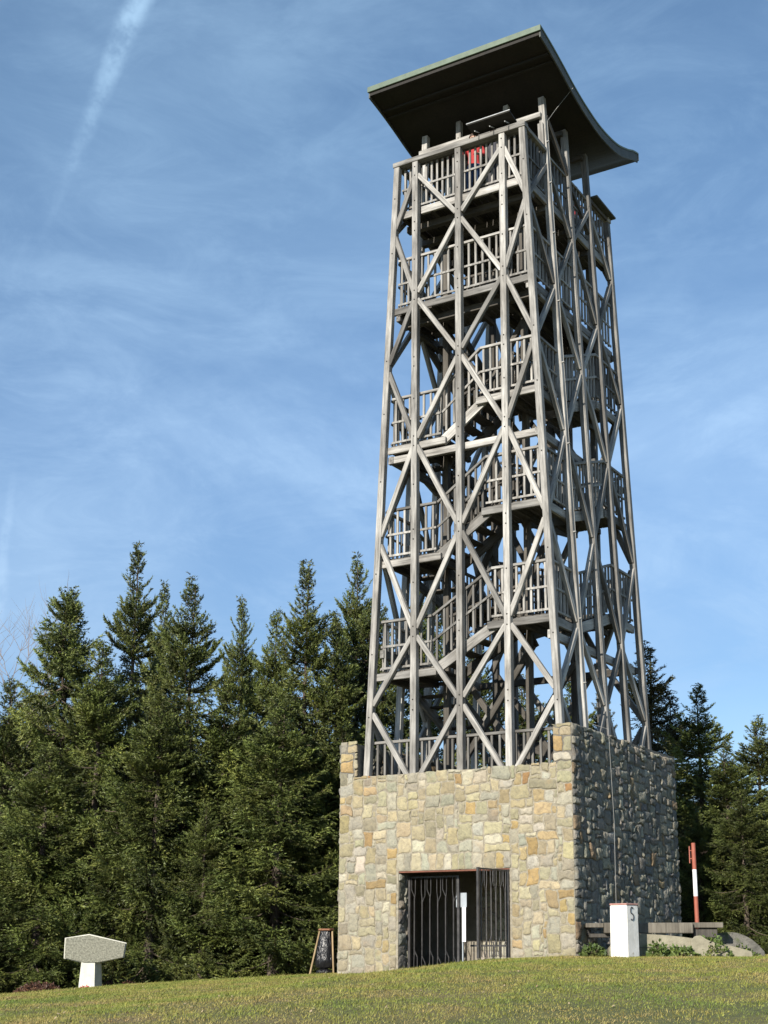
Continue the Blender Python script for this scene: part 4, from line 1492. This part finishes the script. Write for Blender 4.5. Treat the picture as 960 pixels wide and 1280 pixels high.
def spruce_mesh(seed, H, rad, needle=NEEDLE, sparse=1.0, z0=0.0, forked=False, blade=0.095, ragged=0.45):
    """trunk and crown of one conifer; the crown is drooping branches set with tens of thousands of needle blades"""
    r = np.random.default_rng(seed)
    bm = bmesh.new()
    bend = r.uniform(-.12, .12, 2)
    tp = [(bend[0] * (k / 7) ** 2, bend[1] * (k / 7) ** 2, H * k / 7 * 0.985 - (0.3 if k == 0 else 0)) for k in range(8)]
    add_tube(bm, tp, [0.022 * H * (1 - k / 7) * 0.62 + 0.008 for k in range(8)], 8)
    if forked:
        add_tube(bm, [tp[5], (tp[5][0] + .35, tp[5][1] + .1, tp[5][2] + .5), (tp[5][0] + .5, tp[5][1] + .15, H * .97)], [.05, .03, .008], 6)
    tm = bpy.data.meshes.new('trunk')
    bm.to_mesh(tm)
    bm.free()
    tm.materials.append(BARK)
    P0, DIR, LEN, TNT = [], [], [], []        # twigs
    sticks = []
    axes = [(0.0, 0.0, z0, H, rad)]
    if forked:
        axes.append((0.5, 0.15, H * .70, H * .985, rad * .55))
    for (ox, oy, zb, zt_, rd) in axes:
        z = zb + 0.15
        hh_ = zt_ - zb
        while z < zt_ - 0.05:
            u_ = (z - zb) / hh_
            prof_ = ((1 - u_) ** 0.75 if u_ < .72 else 0.385 * (1 - u_) / .28) * (0.72 + 0.28 * math.sin(min(1, u_ * 3.2) * PI / 2))
            nbch = 4 if u_ < .6 else 5
            a0 = r.uniform(0, 2 * PI)
            for k in range(nbch):
                if r.random() > (0.88 * sparse if u_ < .8 else 1.0):
                    continue
                az = a0 + 2 * PI * k / nbch + r.normal(0, .25)
                Lb = (rd * prof_ + 0.06) * r.uniform(1 - ragged, 1.08)
                elev = -0.42 + 1.0 * u_ ** 1.4 + r.normal(0, .10)
                if u_ > .9:
                    elev += .25
                d0 = np.array([math.cos(az), math.sin(az), 0])
                bz = z + r.normal(0, .05)
                nseg = max(3, int(Lb / 0.25))
                tt = np.linspace(0, 1, nseg + 1)
                droop = 0.16 * (1 - u_)
                pts_ = np.stack([ox + d0[0] * Lb * tt, oy + d0[1] * Lb * tt, bz + Lb * (math.tan(elev) * tt * .75 - droop * np.sin(tt * PI) * 1.0 + 0.30 * tt ** 3)], 1)
                sticks.append((pts_, 0.010 + 0.010 * Lb))
                ntw = int(Lb / 0.0225) + 5 if u_ < .85 else int(Lb / .045) + 1
                btint = r.uniform(.5, 1.15)
                ts = r.uniform(0.04, 1.0, ntw) ** 0.8
                idx = np.minimum((ts * nseg).astype(int), nseg - 1)
                fr_ = (ts * nseg - idx)[:, None]
                pos = pts_[idx] * (1 - fr_) + pts_[idx + 1] * fr_
                tang = pts_[idx + 1] - pts_[idx]
                tang /= np.linalg.norm(tang, axis=1, keepdims=True)
                side = np.stack([-tang[:, 1], tang[:, 0], np.zeros(ntw)], 1)
                sg = np.where(r.random(ntw) < .5, -1.0, 1.0)[:, None]
                hang = r.random(ntw)[:, None]
                dv = tang * r.uniform(.45, .9, (ntw, 1)) + side * sg * r.uniform(.35, .95, (ntw, 1)) + np.array([0, 0, -1.0]) * (hang ** 1.5 * (1.15 if u_ < .7 else .0) - (.10 if u_ < .7 else .25))
                dv /= np.linalg.norm(dv, axis=1, keepdims=True)
                tl = (0.10 + (0.22 + .20 * min(Lb, 2.2)) * np.sqrt(np.clip(1.05 - ts, .02, 1))) * r.uniform(.65, 1.25, ntw)
                P0.append(pos)
                DIR.append(dv)
                LEN.append(tl if u_ < .85 else tl * .62)
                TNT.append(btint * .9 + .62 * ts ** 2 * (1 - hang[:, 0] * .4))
                P0.append(pts_[-1:] - d0 * .04)
                dd = pts_[-1] - pts_[-2]
                DIR.append((dd / np.linalg.norm(dd))[None])
                LEN.append(np.array([.2 if u_ < .85 else .12]))
                TNT.append(np.array([btint + .45]))
            z += (0.30 if u_ < .72 else 0.18 if u_ < .86 else .21) * r.uniform(.75, 1.3)
            # short shoots close to the stem
            nq = 22
            a_ = r.uniform(0, 2 * PI, nq)
            q_ = r.uniform(.02, .40 * (1 - u_) + .03, nq)
            P0.append(np.stack([ox + np.cos(a_) * q_, oy + np.sin(a_) * q_, z + r.uniform(-.12, .12, nq)], 1))
            dq = np.stack([np.cos(a_), np.sin(a_), r.uniform(-.6, .3, nq)], 1)
            DIR.append(dq / np.linalg.norm(dq, axis=1, keepdims=True))
            LEN.append(r.uniform(.15, .34, nq) * (1.0 if u_ < .8 else .5))
            TNT.append(r.uniform(.4, .6, nq))
        # leader
        P0.append(np.array([[ox, oy, zt_ - .42]]))
        DIR.append(np.array([[0, 0, 1.0]]))
        LEN.append(np.array([.50]))
        TNT.append(np.array([1.2]))
        for _ in range(6):
            a_ = r.uniform(0, 2 * PI)
            P0.append(np.array([[ox, oy, zt_ - .32 + r.uniform(-.1, .1)]]))
            DIR.append(np.array([[math.cos(a_) * .75, math.sin(a_) * .75, .66]]))
            LEN.append(np.array([.14]))
            TNT.append(np.array([1.2]))
    P0, DIR, LEN, TNT = np.concatenate(P0), np.concatenate(DIR), np.concatenate(LEN), np.concatenate(TNT)
    cnt = np.maximum(3, (LEN / 0.0185).astype(int))
    ti = np.repeat(np.arange(len(LEN)), cnt)
    nbl = len(ti)
    s = r.random(nbl)
    base = P0[ti] + DIR[ti] * (s * LEN[ti])[:, None]
    rv = r.normal(0, 1, (nbl, 3))
    rv[:, 2] *= .75
    perp = rv - DIR[ti] * np.sum(rv * DIR[ti], 1, keepdims=True)
    perp /= np.linalg.norm(perp, axis=1, keepdims=True) + 1e-6
    bd = DIR[ti] * 0.80 + perp * 0.62
    bd /= np.linalg.norm(bd, axis=1, keepdims=True)
    bl_ = r.uniform(.6, 1.15, nbl) * blade * (1 - .25 * s)
    sd = np.cross(bd, r.normal(0, 1, (nbl, 3)))
    sd /= np.linalg.norm(sd, axis=1, keepdims=True) + 1e-6
    wv = sd * (blade * r.uniform(.10, .17, nbl))[:, None]
    V = np.empty((nbl, 3, 3), dtype=np.float32)
    V[:, 0] = base - wv
    V[:, 1] = base + wv
    V[:, 2] = base + bd * bl_[:, None]
    verts = [V.reshape(-1, 3)]
    faces = [np.arange(nbl * 3)]
    mi = [np.zeros(nbl, dtype=np.int32)]
    off = nbl * 3
    for pts_, rr in sticks:                            # thin bare branches inside the crown
        n_ = len(pts_)
        rr_ = rr * (1 - np.linspace(0, .85, n_))[:, None]
        up = np.array([0, 0, 1.0])
        tg = pts_[-1] - pts_[0]
        sd_ = np.cross(tg, up)
        sd_ = sd_ / (np.linalg.norm(sd_) + 1e-6)
        A, B, C_ = pts_ + sd_ * rr_, pts_ - sd_ * rr_, pts_ + up * rr_ * 1.4
        verts.append(np.concatenate([A, B, C_]).astype(np.float32))
        i = np.arange(n_ - 1)
        for p, q in ((0, n_), (n_, 2 * n_), (2 * n_, 0)):
            faces.append(np.stack([i + p, i + q, i + q + 1, i + p, i + q + 1, i + p + 1], 1).ravel() + off)
            mi.append(np.ones(2 * (n_ - 1), dtype=np.int32))
        off += 3 * n_
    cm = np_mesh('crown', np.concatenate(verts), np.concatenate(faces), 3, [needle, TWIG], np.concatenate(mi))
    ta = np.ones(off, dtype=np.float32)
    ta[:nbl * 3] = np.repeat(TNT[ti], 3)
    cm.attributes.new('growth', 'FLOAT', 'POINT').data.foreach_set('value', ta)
    return tm, cm, H


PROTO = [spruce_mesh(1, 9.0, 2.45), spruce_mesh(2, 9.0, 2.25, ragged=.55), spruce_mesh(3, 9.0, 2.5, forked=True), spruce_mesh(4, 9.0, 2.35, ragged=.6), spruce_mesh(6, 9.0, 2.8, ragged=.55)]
SPARSE = [spruce_mesh(8, 9.0, 1.95, NEEDLEB, sparse=.70, ragged=.6, blade=.09)]


def plant(name, meshes, x, y, gz_, s, wide, rot, label, cat_, group):
    t_, c_, H = meshes
    o = thing(name, label, cat_, (x, y, gz_), group, (0, 0, rot))
    o.scale = (s * wide, s * wide, s)
    link('trunk', t_, o)
    link('crown', c_, o)
    return o


rt = random.Random(77)
LEFTG, RIGHTG = 'spruces of the forest edge left of the tower', 'conifers right of and behind the tower'


def spruce_at(px, py, depth, proto, wide, label, group, name='spruce_tree'):
    p = at(px, py, depth)
    gz_ = ground_z(p.x, p.y)
    return plant(name, proto, p.x, p.y, gz_, (p.z - gz_) / 9.12, wide * 9.0 / max(6.0, (p.z - gz_)) * 1.05, rt.uniform(0, 2 * PI), label, 'tree', group)


left_trees = [
    (90, 738, 38, 2, 1.10, 'twin-topped dark spruce, the first tall crown from the left photo edge'),
    (173, 678, 40, 1, 1.05, 'tallest spruce of the left forest, its narrow top standing above all others'),
    (206, 733, 43, 3, 0.9, 'spruce top half hidden between the tallest spruce and the pointed one beside it'),
    (240, 718, 37, 0, 1.05, 'pointed spruce directly right of the tallest spruce in the left forest'),
    (303, 752, 42, 3, 0.85, 'slim lower spruce top standing in the gap of the forest skyline'),
    (383, 700, 38, 1, 1.05, 'tall spruce with a long thin leader left of the tower'),
    (346, 762, 39, 4, 0.9, 'bushy shouldered spruce just left of the one with the long thin leader'),
    (447, 690, 41, 0, 0.95, 'tall spruce whose top almost touches the left tower post'),
    (420, 770, 38, 3, 0.95, 'lower full spruce between the long-leader spruce and the tower'),
    (478, 760, 40, 2, 0.95, 'spruce rising behind the left edge of the timber frame'),
    (14, 848, 39, 4, 1.05, 'low broad spruce at the left photo edge under the bare tree'),
    (-45, 800, 40, 1, 1.1, 'spruce cut off by the left photo edge'),
    (130, 800, 36.5, 4, 1.1, 'broad spruce in front of the tallest spruce, with dark gaps at both sides'),
    (285, 850, 36.5, 1, 1.15, 'shorter spruce standing forward beneath the slim skyline top'),
    (200, 870, 35, 3, 1.1, 'short forward spruce below the pointed spruce, pale drooping boughs'),
    (350, 880, 35, 0, 1.2, 'forward spruce with long level boughs behind the black rubbish sack'),
    (60, 930, 35, 1, 1.15, 'short forward spruce behind the memorial slab, left of it'),
    (430, 900, 37, 4, 1.0, 'spruce close behind the left stone pier of the base'),
    (-10, 1000, 35.5, 0, 1.2, 'small spruce low at the left photo edge'),
    (258, 1000, 34.2, 4, 0.75, 'small forward spruce, boughs touching the grass between memorial and sack'),
    (150, 1020, 34.8, 2, 0.8, 'small bushy spruce directly behind the memorial slab, right of it'),
]
for (px_, py_, d_, k, wd_, lab) in left_trees:
    spruce_at(px_, py_, d_, PROTO[k], wd_, lab, LEFTG)
right_trees = [
    (872, 855, 34.5, 1, 1.0, 'tall dark spruce right of the stone base, the highest of the right-hand group'),
    (908, 930, 33, 3, 1.0, 'medium spruce right of the highest one, with a blunt leaning top'),
    (947, 893, 35, 0, 0.9, 'spruce with a thin pale leader near the right photo edge'),
    (925, 985, 31, 4, 1.0, 'full low spruce in front of the right-hand group'),
    (985, 960, 31.5, 1, 1.2, 'spruce cut off by the right photo edge'),
    (872, 1010, 31.8, 0, 0.8, 'low spruce behind the red and white pole'),
    (712, 838, 42, 1, 1.0, 'spruce seen through the lower right bays of the timber frame'),
    (655, 842, 43, 0, 1.15, 'spruce seen through the lower middle bays of the timber frame'),
    (590, 792, 43, 4, 1.15, 'broad spruce filling the lower left bays of the timber frame'),
    (522, 735, 43, 2, 1.05, 'spruce behind the lower left corner post of the timber frame'),
]
for (px_, py_, d_, k, wd_, lab) in right_trees:
    spruce_at(px_, py_, d_, PROTO[k], wd_, lab, RIGHTG)
spruce_at(806, 800, 38, SPARSE[0], 1.35, 'thin brownish conifer with gaps of sky right behind the timber frame', RIGHTG, 'conifer_tree')
spruce_at(836, 862, 40, SPARSE[0], 1.25, 'shorter thin brownish conifer between the timber frame and the dark spruce', RIGHTG, 'conifer_tree')
spruce_at(750, 850, 44, SPARSE[0], 0.9, 'thin conifer with lacy crown behind the right bays of the frame', RIGHTG, 'conifer_tree')
# unseen depth of the wood: later rows that close the gaps between the trunks
for i in range(26):
    px_ = -80 + i * 24 + rt.uniform(-9, 9)
    spruce_at(px_, 905 + rt.uniform(-40, 50), 46 + rt.uniform(-2, 4), PROTO[rt.randrange(5)], 1.25, 'shaded spruce in the back rows of the forest left of the tower', 'back rows of the left forest')
for i in range(16):
    px_ = 640 + i * 26 + rt.uniform(-9, 9)
    spruce_at(px_, 985 + rt.uniform(-20, 40), 44 + rt.uniform(-2, 4), PROTO[rt.randrange(5)], 1.2, 'shaded spruce in the back rows behind the right-hand trees', 'back rows of the right-hand trees')

# bare deciduous tree at the left edge
def bare_tree(px_, py_, depth, seed, label):
    p = at(px_, py_, depth)
    gz_ = ground_z(p.x, p.y)
    H = (p.z - gz_) * .93
    r = random.Random(seed)
    o = thing('bare_tree', label, 'tree', (p.x, p.y, gz_), None)
    bm = bmesh.new()
    tops = []
    tr = [(0, 0, -.2), (.05, .02, H * .25), (.0, -.05, H * .5), (.1, 0, H * .72)]
    add_tube(bm, tr, [.13, .10, .07, .04], 8)
    bm_obj('trunk', bm, BARK, o)
    bm = bmesh.new()

    def grow(p_, d_, ln, rad_, lev):
        pts2 = [p_]
        q = Vector(p_)
        for k in range(4):
            d_ = (d_ + Vector((r.uniform(-.18, .18), r.uniform(-.18, .18), r.uniform(-.02, .14)))).normalized()
            q = q + d_ * ln / 4
            pts2.append(q.copy())
        add_tube(bm, pts2, [rad_ * (1 - .17 * k) for k in range(5)], 4, cap=False)
        if lev < 4:
            for k in range(r.choice((3, 4, 5)) if lev else 9):
                i_ = r.randint(1, 4)
                nd = (d_ + Vector((r.uniform(-1, 1), r.uniform(-1, 1), r.uniform(-.1, .7))) * .85).normalized()
                grow(pts2[i_], nd, ln * r.uniform(.5, .75), rad_ * .55, lev + 1)
    for k in range(7):
        zz = H * (.38 + .08 * k * .75)
        a_ = r.uniform(0, 2 * PI)
        grow(Vector((0.02, 0, zz)), Vector((math.cos(a_) * .7, math.sin(a_) * .7, .75)).normalized(), H * .27, .030, 1)
    bm_obj('crown', bm, mat_plain('bare_twig_bark', (0.20, 0.16, 0.135), 0.9), o)
    return o


bare_tree(22, 775, 44, 5, 'leafless tree with fine pale twigs above the spruces at the left photo edge')


# ------------------------------------------------------------------ low shrubs and weeds
def leaf_clump(name, loc, rx, ry, h, n, leaf, mat, label, cat_, seed, group=None, flat=0.6):
    r = np.random.default_rng(seed)
    a_ = r.uniform(0, 2 * PI, n)
    rad_ = np.sqrt(r.random(n))
    lump = 0.7 + 0.45 * np.sin(a_ * 3 + seed) * rad_ + r.normal(0, .08, n)
    x_, y_ = np.cos(a_) * rad_ * rx, np.sin(a_) * rad_ * ry
    z_ = np.clip(h * (1 - rad_ ** 2.2) * lump, 0, None) * r.random(n) ** .35 + 0.01
    b = np.stack([x_, y_, z_], 1)
    d = np.stack([np.cos(a_) * .7, np.sin(a_) * .7, np.full(n, flat)], 1) + r.normal(0, .55, (n, 3))
    d /= np.linalg.norm(d, axis=1, keepdims=True)
    s_ = np.cross(d, r.normal(0, 1, (n, 3)))
    s_ /= np.linalg.norm(s_, axis=1, keepdims=True) + 1e-6
    ll = leaf * r.uniform(.6, 1.3, n)[:, None]
    V = np.empty((n, 4, 3), dtype=np.float32)
    V[:, 0] = b
    V[:, 1] = b + d * ll * .5 + s_ * ll * .28
    V[:, 2] = b + d * ll
    V[:, 3] = b + d * ll * .5 - s_ * ll * .28
    o = thing(name, label, cat_, loc, group)
    link('foliage', np_mesh('foliage', V.reshape(-1, 3), np.arange(n * 4), 4, [mat]), o)
    bm = bmesh.new()
    rr = random.Random(seed)
    for k in range(9):
        a2 = rr.uniform(0, 2 * PI)
        q = rr.uniform(.2, .75)
        add_tube(bm, [(0.05 * math.cos(a2), .05 * math.sin(a2), -.05), (q * rx * math.cos(a2) * .5, q * ry * math.sin(a2) * .5, h * .4), (q * rx * math.cos(a2), q * ry * math.sin(a2), h * .62 * (1 - q * q * .7))], .006, 4)
    bm_obj('stems', bm, TWIG, o)
    return o


REDLEAF = mat_needles('red_brown_leaves', (0.065, 0.035, 0.028), (0.11, 0.055, 0.04), (0.16, 0.085, 0.055), (0.09, 0.08, 0.03), False)
WEED = mat_needles('weed_leaves', (0.045, 0.085, 0.02), (0.08, 0.12, 0.03), (0.13, 0.16, 0.05), (0.14, 0.12, 0.05), False)
FLOWER = mat_plain('pink_flowers', (0.50, 0.10, 0.10), 0.8)


def gp(px_, py_, d_):
    p = at(px_, py_, d_)
    return (p.x, p.y, ground_z(p.x, p.y))


leaf_clump('low_shrub', gp(48, 1241, 31.5), .68, .4, .30, 2600, .06, REDLEAF, 'low red-brown shrub left of the concrete memorial', 'shrub', 1, 'red-brown shrubs by the memorial')
leaf_clump('low_shrub', gp(150, 1238, 31.8), .55, .35, .22, 2000, .06, REDLEAF, 'low red-brown shrub right of the concrete memorial', 'shrub', 2, 'red-brown shrubs by the memorial')
leaf_clump('flower_clump', gp(106, 1242, 30.6), .13, .1, .10, 160, .045, FLOWER, 'little clump of pink flowers at the foot of the memorial pillar', 'flowers', 3)
wd = [(742, 1186, 23.7, .22, .2, .26, 320, 'leafy green weed in the corner between stone wall and white border stone'),
      (822, 1188, 23.75, .16, .12, .30, 240, 'dark weed stalk before the concrete plinth, the one nearest the white border stone'),
      (852, 1188, 23.85, .26, .2, .22, 380, 'green weed tuft at the middle of the concrete plinth'),
      (890, 1190, 24.0, .36, .3, .46, 800, 'largest green weed, right of the concrete plinth below the red and white pole'),
      (922, 1196, 24.6, .4, .3, .26, 480, 'low green weed patch on the grass edge, furthest right')]
for i, (px_, py_, d_, rx, ry, h, n_, lab) in enumerate(wd):
    leaf_clump('weed_plant', gp(px_, py_, d_), rx, ry, h, n_, .075, WEED, lab, 'weed', 20 + i, 'weeds along the plinth')

# fallen leaves scattered on the lawn (countless and tiny)
r = np.random.default_rng(9)
n = 900
dist = r.uniform(15, 30, n)
px = r.uniform(-20, 980, n)
lat = (px - PPX) / FPX * dist
X = CAM.x - sa * dist + ca * lat
Y = CAM.y + ca * dist + sa * lat
ok = Y < -0.3
X, Y = X[ok], Y[ok]
n = len(X)
Z = np.array([ground_z(float(a), float(b)) for a, b in zip(X, Y)]) + r.uniform(.012, .03, n)
b = np.stack([X, Y, Z], 1)
t1 = r.normal(0, 1, (n, 3)) * [1, 1, .35]
t1 /= np.linalg.norm(t1, axis=1, keepdims=True)
t2 = np.cross(t1, [0, 0, 1.0])
sz = r.uniform(.012, .032, n)[:, None]
V = np.stack([b - t1 * sz, b + t2 * sz * .6, b + t1 * sz, b - t2 * sz * .6], 1)
LEAF = mat_noise('fallen_leaf', (0.20, 0.13, 0.06), (0.42, 0.34, 0.22), 3, 0.8, 0)
tag(link('fallen_leaves', np_mesh('fallen_leaves', V.reshape(-1, 3), np.arange(n * 4), 4, [LEAF])), kind='stuff')
